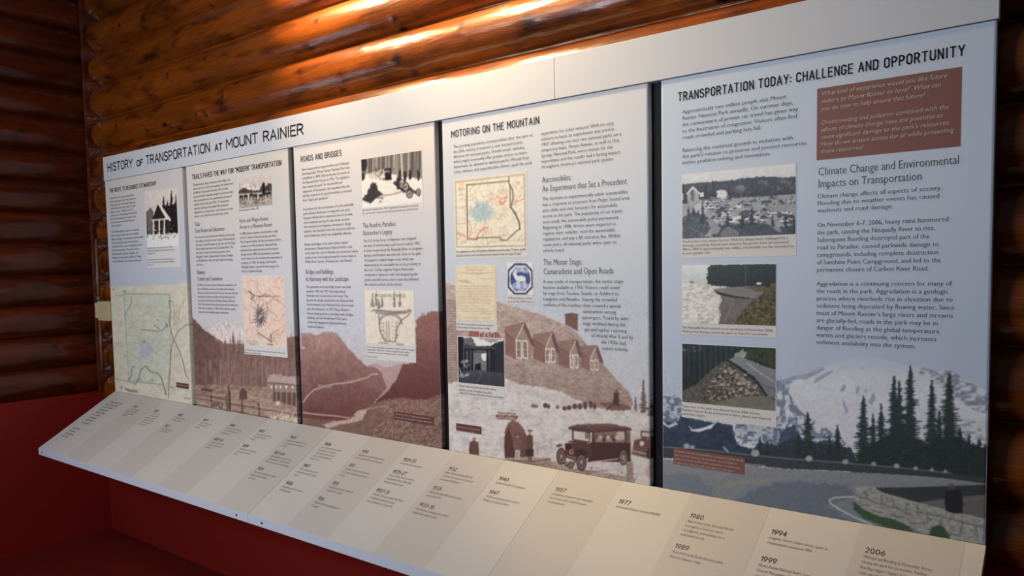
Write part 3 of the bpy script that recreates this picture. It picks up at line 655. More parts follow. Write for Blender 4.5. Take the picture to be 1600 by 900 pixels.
    # second car
    c.poly([(1001, 673), (1022, 675), (1022, 685), (1001, 684)], (92, 60, 56)); c.poly([(1003, 675.5), (1021, 677), (1021, 683), (1003, 682)], (176, 160, 156)); c.poly([(991, 688), (1005, 684), (1022, 687), (1022, 716), (987, 708)], (96, 66, 62), 1, .8, .2, (3, 2)); c.ell(1003, 693, 3.4, 3.8, (196, 180, 174)); c.line([(987, 704), (1022, 713)], 1.8, (180, 160, 152)); c.line([(987, 709), (1022, 718)], 1.4, (70, 44, 42)); c.ell(1014, 709, 4.5, 8, (66, 42, 40))
    # open touring bus
    b = (66, 38, 37)
    c.poly([(922, 692), (930, 688), (985, 687), (986, 722), (968, 722), (930, 721), (918, 722)], b); c.poly([(925, 674), (985, 672), (985, 692), (925, 691)], (122, 92, 88))
    for k, x in enumerate((931, 938, 945, 950, 957, 964, 970)): c.ell(x, 682.5+(k % 2)*1.5, 2.6, 3.4, (186, 164, 156) if k % 2 else (96, 66, 62), .95)
    for k in range(9): c.ell(928+k*5.2, 687.5, 2.6, 2.4, (150, 122, 114) if k % 3 else (60, 36, 34), .9)
    c.poly(quad(964, 675, 976, 687), (178, 160, 156), .9); c.line([(977, 670), (978, 690)], 2.4, b); c.line([(927, 674), (926, 692)], 2.2, b); c.poly(quad(978, 676, 983.5, 690), (104, 72, 70))
    c.poly([(888.5, 667), (904, 663), (950, 661.8), (986, 668), (985.5, 671), (928, 674.5), (922, 675), (889, 669.5)], (92, 60, 57), 1, .4, .12); c.line([(889, 669.5), (925, 675), (986, 671)], 1.8, (58, 34, 34)); c.line([(905, 664), (975, 666)], .9, (150, 122, 116), .7); c.line([(915, 663), (930, 674)], .8, (150, 122, 116), .5)
    c.poly([(894, 671), (922, 675.5), (922, 692), (894, 688)], (184, 172, 172), .9); c.poly([(894, 671), (922, 675.5), (922, 692), (894, 688), (894, 671), (896, 673), (896, 686.5), (920, 690), (920, 677), (896, 673)], b, .9); c.ell(917, 681, 3.4, 5, (110, 80, 76), .8)
    c.poly([(882, 694), (890, 689), (904, 688), (922, 693), (926, 712), (905, 722), (884, 715)], (82, 50, 48), 1, .5, .15); c.ell(888.5, 697, 5.2, 6, (56, 32, 32)); c.line([(884, 692), (893, 692)], 1.5, (176, 156, 150)); c.poly([(868, 696), (876, 693), (880, 696), (872, 699)], (96, 64, 60)); c.ell(878, 702, 3.2, 3.6, (184, 164, 156)); c.ell(893, 706, 3.2, 3.6, (184, 164, 156)); c.ell(878, 702, 2, 2.4, (80, 52, 50)); c.ell(893, 706, 2, 2.4, (80, 52, 50))
    c.line([(871, 708), (900, 716)], 1.4, (170, 148, 142), .8); c.poly([(895, 704), (908, 701), (920, 708), (912, 714), (900, 712)], (60, 36, 35))
    for x, y, rx, ry in ((877, 713, 7.5, 13), (908.5, 722, 8, 14), (974, 714, 7, 13)):
        c.ell(x, y, rx, ry, (56, 34, 34)); c.ell(x, y, rx*.74, ry*.76, (150, 126, 120)); c.ell(x, y, rx*.62, ry*.66, (80, 54, 52)); c.ell(x, y, rx*.25, ry*.25, (160, 138, 132))
        for q in range(8): a = q*math.pi/4; c.line([(x, y), (x+rx*.66*math.cos(a), y+ry*.7*math.sin(a))], .6, (150, 126, 120), .7)
    c.line([(924, 722), (966, 717)], 1.6, (186, 166, 158)); c.poly([(880, 722), (900, 720), (896, 732), (882, 730)], (70, 46, 44), .8, 1, .3); c.speck(quad(880, 718, 902, 734), (206, 190, 184), .58, (2, 2), .8, 2)
    c.poly([(979, 724), (986, 719), (990, 728), (989, 748), (979, 752)], (128, 106, 100), .9, 1, .15); c.speck(quad(968, 712, 990, 730), (200, 180, 172), .66, (2, 2), .8, 3)
    c.poly([(996, 744), (1010, 738), (1025, 736), (1025, 768), (990, 758)], (190, 178, 176), .9, 1.5, .05); c.ell(1014, 738, 6, 10, (150, 122, 120), .5)
def art_p5(c):
    c.vgrad([(20, (168, 176, 194)), (300, (166, 176, 196)), (500, (160, 170, 192)), (600, (158, 168, 192)), (880, (150, 160, 180))])
    dome = [(1030, 640), (1034, 628), (1090, 640), (1200, 640), (1205, 618), (1230, 600), (1252, 588), (1285, 575), (1303, 567), (1322, 561), (1340, 557), (1358, 555.5), (1374, 558), (1388, 562), (1413, 571), (1426, 571), (1439, 572.5), (1462, 580), (1487, 579), (1498, 590), (1509, 595), (1526, 600), (1545, 613), (1560, 622), (1560, 760), (1030, 760)]
    c.poly(dome, (190, 192, 204), 0.95, 1.0, 0.03, (20, 14), (180, 178, 190), fade=(548, 600))
    c.poly([(1213, 618), (1213, 596), (1240, 588), (1258, 585), (1286, 574), (1290, 577), (1262, 592), (1235, 594)], (132, 138, 160), .8, 1.0, .1, (6, 3))
    for pts in ([(1271, 597), (1280, 588), (1300, 578), (1302, 581), (1285, 592), (1274, 599)], [(1312, 612), (1318, 600), (1323, 604), (1319, 612)], [(1336, 612), (1341, 602), (1344, 606), (1339, 616)], [(1316, 620), (1321, 632), (1326, 642), (1322, 648), (1317, 634)], [(1357, 628), (1364, 614), (1368, 622), (1362, 634)], [(1344, 575), (1350, 574), (1351, 577)], [(1350, 610), (1355, 608), (1354, 616)]): c.poly(pts, (128, 132, 156), .8, 1.4, .15)
    rk = [(1440, 574), (1462, 580), (1487, 579), (1509, 594), (1545, 612), (1560, 620), (1560, 655), (1520, 640), (1495, 622), (1470, 605), (1450, 590), (1436, 584)]
    c.speck(rk, (100, 102, 124), 0.44, (8, 4), .9, 7); c.speck([(1490, 650), (1560, 660), (1560, 700), (1500, 690)], (116, 116, 134), .5, (9, 4), .8, 3)
    # rocky left shoulder
    lr = [(1205, 600), (1216, 594), (1228, 606), (1238, 622), (1250, 642), (1268, 655), (1290, 668), (1320, 690), (1340, 715), (1200, 715), (1200, 640)]
    c.speck(lr, (78, 90, 118), 0.43, (6, 9), .95, 11); c.speck([(1200, 594), (1240, 596), (1232, 612), (1205, 610)], (96, 112, 146), .42, (4, 3), .8, 4)
    c.poly([(1215, 700), (1222, 672), (1240, 664), (1256, 690), (1268, 700), (1290, 678), (1310, 690), (1340, 720), (1215, 720)], (52, 64, 88), .92, 3, .2, (4, 5))
    c.speck([(1225, 640), (1260, 650), (1310, 690), (1260, 690)], (205, 206, 216), 0.56, (7, 3), .9, 5)
    lm = [(1030, 640), (1034, 618), (1045, 620), (1056, 617), (1064, 624), (1070, 632), (1070, 668), (1030, 664)]
    c.poly(lm, (160, 166, 184), 1, 1.2, .06); c.speck(lm, (66, 80, 110), 0.46, (6, 4), .95, 8)
    nv = [(1030, 656), (1045, 660), (1053, 666), (1065, 650), (1090, 656), (1115, 660), (1145, 664), (1150, 688), (1154, 695), (1170, 700), (1205, 702), (1240, 690), (1300, 715), (1300, 735), (1030, 705)]
    c.poly(nv, (44, 57, 80), 1, 3.2, .30, (6, 5), (38, 50, 70)); c.poly([(1150, 663), (1215, 664), (1218, 690), (1185, 692), (1155, 688), (1149, 678)], (160, 166, 182), .9, 3, .08); c.speck([(1148, 662), (1222, 662), (1222, 696), (1150, 696)], (60, 72, 98), .52, (6, 4), .9, 14)
    c.poly([(1076, 664), (1082, 671), (1100, 668), (1119, 660), (1112, 669), (1092, 675), (1080, 674)], (186, 190, 204), 1, .8); c.poly([(1034, 655), (1044, 665), (1056, 659), (1060, 663), (1046, 669), (1034, 662)], (176, 182, 198), .9, 1)
    c.poly([(1128, 697), (1132, 699), (1140, 706), (1136, 706)], (170, 176, 190), .9)
    c.poly([(1170, 712), (1186, 690), (1215, 696), (1240, 684), (1262, 690), (1290, 694), (1330, 700), (1345, 735), (1170, 725)], (40, 52, 62), .95, 3, .22, (3, 5))
    # conifers
    T = (34, 44, 47)
    c.poly([(1330, 735), (1345, 705), (1370, 690), (1395, 678), (1430, 684), (1455, 694), (1475, 680), (1500, 684), (1520, 696), (1560, 698), (1560, 765), (1330, 740)], (30, 38, 41), .97, 8, .45, (3, 5)); c.speck([(1335, 733), (1350, 690), (1500, 684), (1555, 700), (1555, 745), (1440, 736)], (66, 80, 76), .58, (2, 4), .5, 6)
    for x, t, b, w_ in ((1262, 643, 716, 34), (1248, 672, 714, 16), (1309, 664, 720, 22), (1296, 680, 718, 16), (1283, 690, 716, 12), (1349, 618, 724, 38), (1364, 646, 726, 24), (1377, 630, 728, 28), (1397, 587, 730, 40), (1405, 594, 730, 34), (1422, 571, 732, 46), (1456, 593, 735, 36), (1483, 583, 738, 54), (1468, 640, 738, 30), (1514, 678, 742, 24), (1500, 668, 742, 30), (1530, 686, 744, 26), (1545, 690, 745, 26), (1187, 682, 712, 16), (1199, 688, 712, 14)):
        c.tree(x, t, b, w_, T, 3, .35)
        if w_ > 30:
            for q in range(14):
                g = np.random.default_rng(int(x)+q); yy = t+(b-t)*g.uniform(.25, .9); xx = x+g.uniform(-.3, .3)*w_*((yy-t)/(b-t)); c.line([(xx-3, yy+1), (xx, yy), (xx+3, yy+1.4)], 1.0, (58, 72, 66), .7)
    # far wall of the curve
    wt = [(1030, 698), (1080, 701), (1130, 706), (1164, 710), (1230, 716.5), (1288, 721), (1364, 727), (1430, 733), (1487, 739.5), (1560, 748)]
    wbm = [(1560, 757), (1487, 747), (1430, 742), (1364, 738), (1288, 735), (1230, 732.5), (1165, 727), (1100, 720), (1030, 715)]
    c.poly(wt+wbm, (50, 55, 62), 1, .6, .15, (5, 2)); c.line(wt[:9], 1.3, (140, 140, 142), .75)
    for x, y, r in ((1073, 697, 5), (1082, 698.5, 3.5), (1180, 708, 6.5), (1264, 716.5, 5.5), (1321, 721.5, 4.5), (1365, 725, 4), (1401, 728, 4.5), (1431, 731.5, 3.5), (1456, 734, 3), (1477, 736.5, 3)): c.ell(x, y, r, r*.85, (142, 142, 142), 1, .15)
    c.line([(1034, 716.5), (1062, 718), (1165, 725), (1195, 728)], 1.5, (176, 176, 178), .8)
    road = [(1030, 717), (1100, 722), (1165, 728), (1230, 733), (1288, 736), (1364, 739), (1430, 743), (1487, 748), (1560, 758), (1560, 880), (1030, 800)]
    c.poly(road, (122, 122, 128), 1, 0, .03, (20, 5), (88, 98, 116)); c.poly([(1190, 760), (1240, 752), (1320, 757), (1340, 775), (1290, 790), (1340, 820), (1200, 806), (1150, 780)], (80, 88, 106), .6, 5, .05)
    c.poly([(1030, 740), (1090, 742), (1110, 765), (1120, 790), (1030, 775)], (86, 96, 114), .5, 5, .05)
    c.line([(1210, 748), (1180, 750), (1155, 753), (1136, 757), (1125, 762), (1121, 769), (1125, 777), (1138, 785)], 3.2, (132, 126, 104), .6); c.line([(1200, 752), (1168, 754), (1146, 758), (1134, 763), (1131, 769), (1136, 777), (1148, 785)], 2.0, (130, 126, 106), .6)
    c.line([(1338, 776), (1318, 776.5), (1303, 778), (1296, 781.5), (1298, 787), (1310, 795), (1335, 808), (1362, 820), (1375, 825)], 2.4, (176, 172, 166), .9)
    # near stone wall
    c.poly([(1362, 762), (1400, 762), (1470, 760), (1545, 757), (1545, 800), (1500, 796), (1435, 785), (1377, 769)], (48, 50, 54), 1, .6, .12, (4, 3)); c.poly([(1435, 785), (1470, 780), (1545, 772), (1545, 812), (1487, 798)], (88, 86, 84), 1, 1, .05); c.line([(1440, 788), (1480, 784), (1542, 777)], 1.3, (120, 116, 112), .7)
    st = [(1337, 762), (1350, 759.5), (1364, 760.5), (1377, 769), (1395, 777), (1435, 786.5), (1460, 793), (1487, 799), (1515, 804), (1545, 813), (1545, 860), (1500, 850), (1450, 838), (1421, 822), (1395, 813), (1369, 805), (1350, 796), (1338, 786), (1335, 772)]
    c.poly(st, (136, 134, 132), 1, 1.2, .16, (6, 4)); c.mottle(st, .12, (2, 2), 3)
    g = np.random.default_rng(12)
    for (x0, y0, x1, y1) in ((1338, 774, 1352, 778), (1352, 778, 1368, 786), (1368, 786, 1386, 790), (1386, 792, 1405, 796), (1405, 796, 1425, 806), (1352, 768, 1356, 778), (1378, 774, 1378, 788), (1395, 780, 1398, 792), (1418, 786, 1416, 798), (1345, 790, 1358, 790), (1360, 796, 1380, 801), (1392, 806, 1412, 808), (1423, 817, 1446, 816), (1447, 800, 1450, 818), (1430, 800, 1448, 803), (1433, 788, 1434, 803), (1450, 803, 1490, 812), (1490, 812, 1540, 824), (1470, 810, 1472, 826), (1505, 814, 1500, 836), (1450, 826, 1500, 838), (1525, 822, 1528, 842)): c.line([(x0, y0), ((x0+x1)/2+g.uniform(-1, 1), (y0+y1)/2+g.uniform(-1.5, 1.5)), (x1, y1)], 1.5, (74, 72, 72), .75)
    c.line([(1364, 761), (1377, 770), (1435, 787), (1487, 800), (1545, 814)], 2.2, (158, 156, 152), .7)
    gr = [(1331, 785), (1340, 788), (1352, 798), (1372, 806), (1398, 812), (1420, 822), (1428, 832), (1412, 832), (1380, 822), (1350, 810), (1335, 797)]
    c.poly(gr, (52, 74, 48), 1, 2, .25, (3, 2)); c.poly([(1448, 842), (1455, 826), (1464, 820), (1476, 824), (1484, 840), (1480, 848)], (48, 70, 44), 1, 2, .25, (3, 2)); c.speck(st, (60, 62, 62), .66, (3, 2), .6, 9)
    # visitor seated on the wall, seen from behind
    c.poly([(1477, 798), (1476, 778), (1479, 768), (1486, 764), (1498, 765), (1503, 771), (1505, 786), (1503, 802), (1490, 802)], (30, 31, 40), 1, .5, .1); c.ell(1486.5, 761, 6, 5, (70, 62, 58)); c.line([(1481, 759), (1492, 759)], 2.4, (88, 80, 74))
def ph_cabin(c):
    c.vgrad([(290, (178, 168, 162)), (345, (168, 160, 156)), (390, (184, 178, 172))])
    for x, t, w_ in ((268, 297, 12), (256, 306, 11), (275, 304, 12), (262, 312, 10), (250, 318, 8), (279, 315, 9)): c.tree(x, t, 368, w_, (44, 38, 38), 4)
    c.poly([(227, 332), (236, 324), (240, 332), (240, 368), (227, 368)], (92, 84, 82), .9, 2, .3, (2, 3)); c.poly([(252, 322), (280, 318), (280, 366), (258, 366)], (46, 40, 40), .95, 2, .25)
    c.poly([(225, 366), (282, 364), (282, 390), (225, 390)], (196, 190, 182), 1, 1.5, .07, (4, 2)); c.poly([(238, 343), (247, 319), (259, 341)], (52, 46, 44), 1, 0, .2)
    c.poly([(247, 318), (250, 318), (268, 344), (262, 347)], (192, 186, 180), 1, .4, .06); c.poly([(240, 343), (264, 343), (266, 364), (240, 366)], (56, 50, 48)); c.line([(238, 344), (262, 342)], 2, (196, 190, 184))
    for x in (240, 249, 257): c.line([(x, 344), (x, 365)], 2, (198, 192, 186))
    c.line([(228, 345), (231, 366)], 2, (40, 36, 36)); c.speck(quad(228, 360, 280, 376), (50, 46, 44), .6, (3, 1.6), .9, 3); c.speck(quad(240, 350, 275, 372), (210, 204, 198), .62, (2, 2), .9, 8)
def ph_wagons(c):
    c.vgrad([(270, (172, 162, 156)), (330, (150, 140, 134))])
    c.poly([(372, 298), (384, 285), (395, 290), (405, 294), (427, 296), (427, 305), (372, 305)], (186, 178, 172), .9, 1, .1); c.speck(quad(374, 286, 400, 298), (120, 112, 108), .55, (3, 3), .8)
    c.poly([(372, 300), (380, 293), (392, 297), (405, 297), (411, 287), (414, 292), (420, 286), (427, 290), (427, 304), (372, 305)], (70, 62, 60), .95, 1.6, .3)
    c.poly([(371, 303), (428, 299), (428, 325), (371, 328)], (150, 140, 132), 1, 1, .2, (4, 2)); 
    for x, y in ((377, 309), (384, 308), (393, 306), (399, 307), (408, 307), (415, 304), (421, 303)):
        c.ell(x, y-2, 3.2, 2.6, (48, 42, 42)); c.line([(x-2, y), (x-2, y+5)], 1, (40, 36, 36)); c.line([(x+2, y), (x+2, y+4)], 1, (40, 36, 36)); c.line([(x-4, y-3), (x+4, y-5)], .9, (210, 200, 192), .7)
    c.line([(412, 287), (412, 303)], 3.5, (40, 36, 36)); c.speck(quad(372, 310, 427, 326), (70, 62, 58), .58, (4, 1.5), .8)
def ph_map2(c):
    c.fill((206, 184, 170)); x0, y0, x1, y1 = 379, 432, 448, 548
    c.speck(quad(*[x0, y0, x1, y1-9]), (200, 146, 128), 0.52, (2.6, 3.4), .35, 4, .05); c.speck(quad(x0, y0, x1, y1-10), (190, 130, 112), 0.57, (1.7, 2.0), .4, 14, .05)
    for k in range(34):
        g = np.random.default_rng(k+3); c.squiggle(g.uniform(x0, x1), g.uniform(y0+3, y1-12), g.uniform(0, 6), 10, 2.6, .8, .8, (106, 84, 74) if k % 2 else (176, 104, 86), k, .7)
    for k in range(46):
        a = k*.37; g = np.random.default_rng(k); r0 = g.uniform(1, 6); r1 = r0+g.uniform(3, 9); cx, cy = 407, 494
        c.line([(cx+r0*math.cos(a)*.9, cy+r0*math.sin(a)*1.5), (cx+r1*math.cos(a+.25)*.85, cy+r1*math.sin(a+.25)*1.5)], 1.0, (52, 56, 62), .8)
    c.line([(401, 463), (421, 463)], 1.6, (70, 60, 56), .8); c.line([(386, 535), (404, 538)], 1.3, (70, 60, 56)); c.line([(390, 538), (400, 540)], 1, (70, 60, 56)); c.line([(384, 532), (404, 534)], 1, (70, 60, 56)); c.line([(418, 538), (426, 539)], 1.2, (70, 60, 56)); c.line([(388, 455), (398, 462), (392, 468)], 1.2, (60, 52, 48)); c.line([(404, 520), (424, 534), (423, 522)], 1.1, (70, 60, 56))
    c.poly(quad(378, 529, 417, 542), (210, 190, 176), .55)
def ph_road(c):
    c.vgrad([(230, (108, 102, 100)), (285, (120, 114, 110)), (330, (180, 172, 166))])
    for k in range(46):
        g = np.random.default_rng(k); x = 566+g.uniform(0, 94); c.line([(x, 236), (x+g.uniform(-1, 1), g.uniform(262, 280))], g.uniform(.8, 1.8), (156, 148, 144) if k % 3 == 0 else (64, 58, 58), .7)
    c.line([(627, 238), (628, 276)], 2.2, (190, 182, 176), .8); c.line([(616, 240), (616, 262)], 1.6, (180, 172, 168), .7); c.poly([(564, 262), (568, 250), (566, 245), (564, 245)], (44, 40, 40)); c.ell(568, 256, 6, 12, (46, 42, 42), .9, .3)
    c.poly([(564, 286), (572, 272), (600, 268), (625, 275), (661, 280), (663, 322), (564, 328)], (188, 180, 174), 1, 1.6, .08, (6, 2)); c.poly([(575, 275), (590, 264), (600, 264), (600, 276), (580, 280)], (160, 152, 146), .7, 2, .1)
    c.speck(quad(586, 262, 602, 282), (56, 52, 52), .5, (3, 3), .9, 3); c.poly([(601, 264), (611, 263), (612, 281), (602, 282)], (38, 36, 38), 1, 1, .2); c.poly(quad(602, 266, 609, 270), (140, 132, 128), .8); c.ell(567, 276, 3.5, 6, (52, 48, 48), .9, .2)
    for x, y, h in ((625, 266, 18), (633, 268, 16), (641, 266, 15), (654, 266, 16), (622, 278, 18)): c.poly([(x-2, y), (x+2, y), (x+2.6, y+h*.5), (x+1.4, y+h), (x-1.4, y+h), (x-2.4, y+h*.5)], (50, 46, 46), .95, .5, .2); c.ell(x, y-1.4, 1.6, 1.8, (96, 86, 82))
    c.line([(618, 284), (650, 300), (655, 306)], 2.4, (50, 46, 48)); c.line([(624, 276), (646, 298)], 1.6, (60, 56, 56)); c.line([(622, 294), (650, 302)], 1.6, (60, 56, 56)); c.line([(616, 286), (632, 300)], 3, (44, 42, 44))
    for x, y, r in ((634, 292, 7.5), (640, 303, 7), (654, 300, 5.5), (628, 290, 5)): c.ell(x, y, r*.75, r, (52, 48, 50), .9); c.ell(x, y, r*.5, r*.7, (172, 164, 158), .8); c.ell(x, y, r*.2, r*.25, (48, 44, 46))
    c.poly([(566, 312), (574, 300), (582, 286), (588, 286), (590, 296), (598, 304), (588, 310), (580, 318), (570, 314)], (48, 44, 44), .9, 2.4, .3); c.line([(590, 306), (612, 304), (634, 298)], 1.1, (84, 78, 76)); c.speck(quad(590, 308, 602, 320), (60, 54, 54), .55, (3, 3), .9, 4)
    c.poly([(564, 322), (600, 316), (612, 324), (564, 330)], (196, 188, 182), .7, 1.5)
def ph_bridge(c):
    c.fill((198, 188, 176)); k = (96, 88, 82)
    for x, t, b in ((582, 456, 480), (588, 454, 478), (597, 458, 480), (616, 455, 480), (625, 454, 479), (592, 466, 482)): c.tree(x, t, b, 6, (112, 106, 102), 5)
    c.line([(583, 484), (615, 487), (643, 486)], 1.6, k); c.line([(588, 489), (612, 490), (632, 489), (640, 484)], 3.0, (130, 122, 114)); c.line([(579, 486), (642, 489)], .8, k)
    a0 = [(592+19*(1-math.cos(t))*.95, 508-16*math.sin(t)) for t in np.linspace(0.1, 3.0, 14)]; c.line(a0, 1.6, (120, 112, 104)); c.line([(x, y-3) for x, y in a0], .8, k); 
    c.line([(592, 492), (594, 518), (602, 533), (618, 534), (620, 512), (628, 500), (640, 491)], 1.6, (110, 102, 96)); c.speck([(592, 505), (600, 505), (604, 532), (596, 524)], (100, 92, 86), .5, (2, 2), .7); c.speck([(618, 505), (628, 498), (622, 530), (618, 532)], (100, 92, 86), .5, (2, 2), .7, 4)
    for x in (604, 607.5): c.line([(x, 502), (x+1, 532)], .9, k)
    for y in range(504, 532, 6): c.line([(595, y), (600, y+.4)], .7, k, .7); c.line([(612, y), (617, y+.4)], .7, k, .7)
    c.line([(592, 536), (607, 537)], 1.4, k); c.line([(620, 537), (630, 538)], .8, k); c.line([(620, 539), (631, 540)], .8, k); c.line([(625, 504), (630, 505)], .8, k)
def ph_map4(c):
    c.fill((200, 192, 176)); c.mottle(quad(705, 270, 830, 400), .04, (8, 8)); fr = (120, 104, 84)
    c.line([(712, 285), (819, 273), (821, 384), (714, 386), (712, 285)], 1.0, fr); c.line([(711, 283), (820, 271)], .6, fr, .7)
    for k in range(90):
        g = np.random.default_rng(k+700); c.squiggle(g.uniform(714, 818), g.uniform(284, 382), g.uniform(0, 6), 7, 2.4, .8, .7, (158, 140, 112), k, .7)
    for k in range(70):
        a = k*2.399; g = np.random.default_rng(k); r1 = g.uniform(8, 21); c.line([(753, 331), (753+r1*math.cos(a), 331+r1*.95*math.sin(a))], 2.4, (140, 160, 168), .75)
    c.ell(753, 331, 13, 13, (138, 160, 172), .7, .2); c.speck(quad(733, 310, 775, 352), (172, 186, 188), .56, (1.5, 3), .8, 4)
    b = (84, 70, 54); c.line([(729.5, 289), (794.5, 283), (797, 289), (797.5, 322), (799, 324), (805, 335), (811, 345), (812.5, 357), (802, 366), (792, 375.5), (783, 375), (781.5, 371), (747, 371.5), (745, 374), (731, 373.5), (729.5, 289)], 1.7, b, .9)
    c.line([(797, 289), (801, 297), (802, 311), (798, 324), (805, 332), (812, 350), (812, 358)], 2.0, (72, 62, 50), .8); c.line([(795, 276), (796, 289)], 1.4, b)
    red = (196, 92, 76)
    c.line([(776, 307), (784, 311), (789, 309), (793, 306), (787, 318), (780, 314), (782, 320), (791, 314)], 1.3, red); c.line([(798, 322), (806, 316), (818, 311)], 1.2, red); c.line([(765, 312), (776, 310)], 1, red, .7); c.line([(714, 364), (724, 367), (732, 373), (744, 373), (748, 365), (752, 360), (757, 358), (763, 354)], 1.3, red); c.line([(733, 345), (737, 358), (734, 372)], 1.1, red, .9); c.line([(750, 363), (756, 355), (762, 357)], 1.2, red)
    c.speck(quad(716, 284, 726, 292), (210, 150, 110), .4, (3, 3), .7); c.speck([(801, 285), (816, 280), (818, 300), (802, 325)], (130, 124, 112), .55, (2, 3), .7, 3)
    for x, y, l in ((716, 297, 11), (717, 294, 9), (714, 350, 14), (720, 380, 9), (722, 377, 8), (778, 297, 14), (778, 300, 16), (779, 303, 12), (742, 387, 48), (782, 368, 10), (722, 323, 8), (796, 376, 20)): c.line([(x, y), (x+l, y-l*.08)], .9, (124, 106, 86), .7)
def ph_permit(c):
    c.fill((200, 184, 160)); i = (150, 128, 98)
    c.line([(714, 418), (773, 417.5), (774, 501), (716, 500), (714, 418)], .8, (170, 148, 116), .9)
    for y, a, b in ((421.5, 730, 755), (426, 718, 771), (427.8, 730, 757), (435.5, 749, 771), (438.5, 717, 731), (440, 722, 732), (441.8, 730, 737), (447, 718, 768), (451, 717, 768), (455, 717, 770), (459, 717, 771), (463, 717, 770), (466, 717, 752), (469, 718, 771), (473, 718, 765), (478, 718, 750), (482, 719, 764), (486, 719, 771), (490, 750, 770), (496.5, 724, 768)):
        c.line([(a, y), (b, y+.3)], .9, i, .75 if y not in (421.5, 438.5, 440) else 1)
    for k in range(16): g = np.random.default_rng(k); c.squiggle(g.uniform(722, 758), g.uniform(444, 492), 0, 7, 1.8, .5, .5, (160, 138, 112), k, .4)
def ph_deer(c):
    c.fill((194, 190, 190)); N = (30, 42, 92)
    def octo(r0, r1): return [(813+r0*a, 436+r1*b) for a, b in ((-.45, -1), (.45, -1), (1, -.55), (1, .55), (.45, 1), (-.45, 1), (-1, .55), (-1, -.55))]
    c.poly(octo(19.6, 24.6), N); c.poly(octo(17.2, 21.6), (196, 196, 202)); c.ell(813, 436, 15.6, 20.2, (34, 50, 104)); c.ell(813, 436, 14.2, 18.4, (40, 62, 122), 1, .35)
    c.poly([(800, 421), (813, 417), (826, 423), (825, 428), (815, 425), (805, 428)], (168, 184, 206), .8, 2, .2); c.poly([(799, 444), (808, 440), (820, 442), (827, 444), (824, 450), (813, 455), (802, 450)], (150, 168, 196), .8, 1.8, .2)
    d = (206, 214, 222)
    c.ell(814, 435.5, 7.5, 4.6, d); c.poly([(806, 438), (803, 431), (803, 427), (806, 426), (808, 430), (812, 433)], d); c.ell(804, 428.5, 2.6, 2.2, d); c.line([(803, 427), (801, 424)], 1, d); c.line([(805, 426.5), (806, 423.5)], 1, d)
    for x0, x1, y in ((808, 808.5, 449), (811, 811, 450), (818, 819.5, 449), (820.5, 822, 450)): c.line([(x0, 437), (x1, y)], 1.3, d)
    c.line([(808, 417), (818, 417)], 2.4, (190, 198, 212)); c.line([(807, 456), (819, 456)], 2.6, (190, 198, 212))
def ph_arch(c):
    c.vgrad([(525, (150, 148, 150)), (545, (96, 96, 102)), (580, (60, 60, 68)), (605, (54, 54, 60))])
    c.poly([(724, 527), (742, 527), (768, 536), (786, 530), (788, 536), (776, 541), (745, 541), (727, 538)], (196, 194, 194), 1, 2, .04); c.poly(quad(715, 526, 724, 580), (34, 34, 42), 1, 1.5, .3, (1.4, 5)); c.poly([(724, 528), (738, 527), (744, 540), (724, 541)], (70, 70, 76), .8, 2, .3)
    c.poly([(768, 540), (776, 535), (789, 532), (789, 582), (766, 580)], (50, 52, 60), 1, 2, .2, (1.5, 6)); c.poly([(724, 541), (772, 541), (774, 548), (726, 548)], (54, 52, 56)); c.poly([(736, 548), (764, 548), (762, 582), (738, 582)], (104, 106, 112)); c.poly([(752, 553), (760, 551), (759, 565), (754, 562)], (206, 206, 208), 1, 1)
    for x in (727, 733, 738, 762, 767, 771): c.line([(x, 545), (x, 582)], 3.0, (34, 34, 42)); c.line([(x-1.6, 548), (x-1.6, 580)], .7, (92, 92, 98), .7)
    c.line([(724, 543), (774, 544)], 2, (84, 82, 84)); c.line([(736, 550), (764, 551)], 1.4, (60, 60, 66)); c.poly([(742, 570), (751, 567), (752, 580), (742, 580)], (34, 34, 40)); c.poly([(715, 582), (745, 577), (760, 580), (789, 584), (789, 605), (715, 598)], (74, 76, 84), 1, 1.5, .14, (7, 2), (60, 62, 70))
    c.speck(quad(716, 562, 734, 588), (170, 168, 168), .54, (3, 3), .85, 5); c.line([(718, 574), (722, 590), (733, 584)], 1, (170, 170, 172)); c.line([(745, 600), (752, 586), (750, 580)], 1.4, (98, 100, 108), .6)
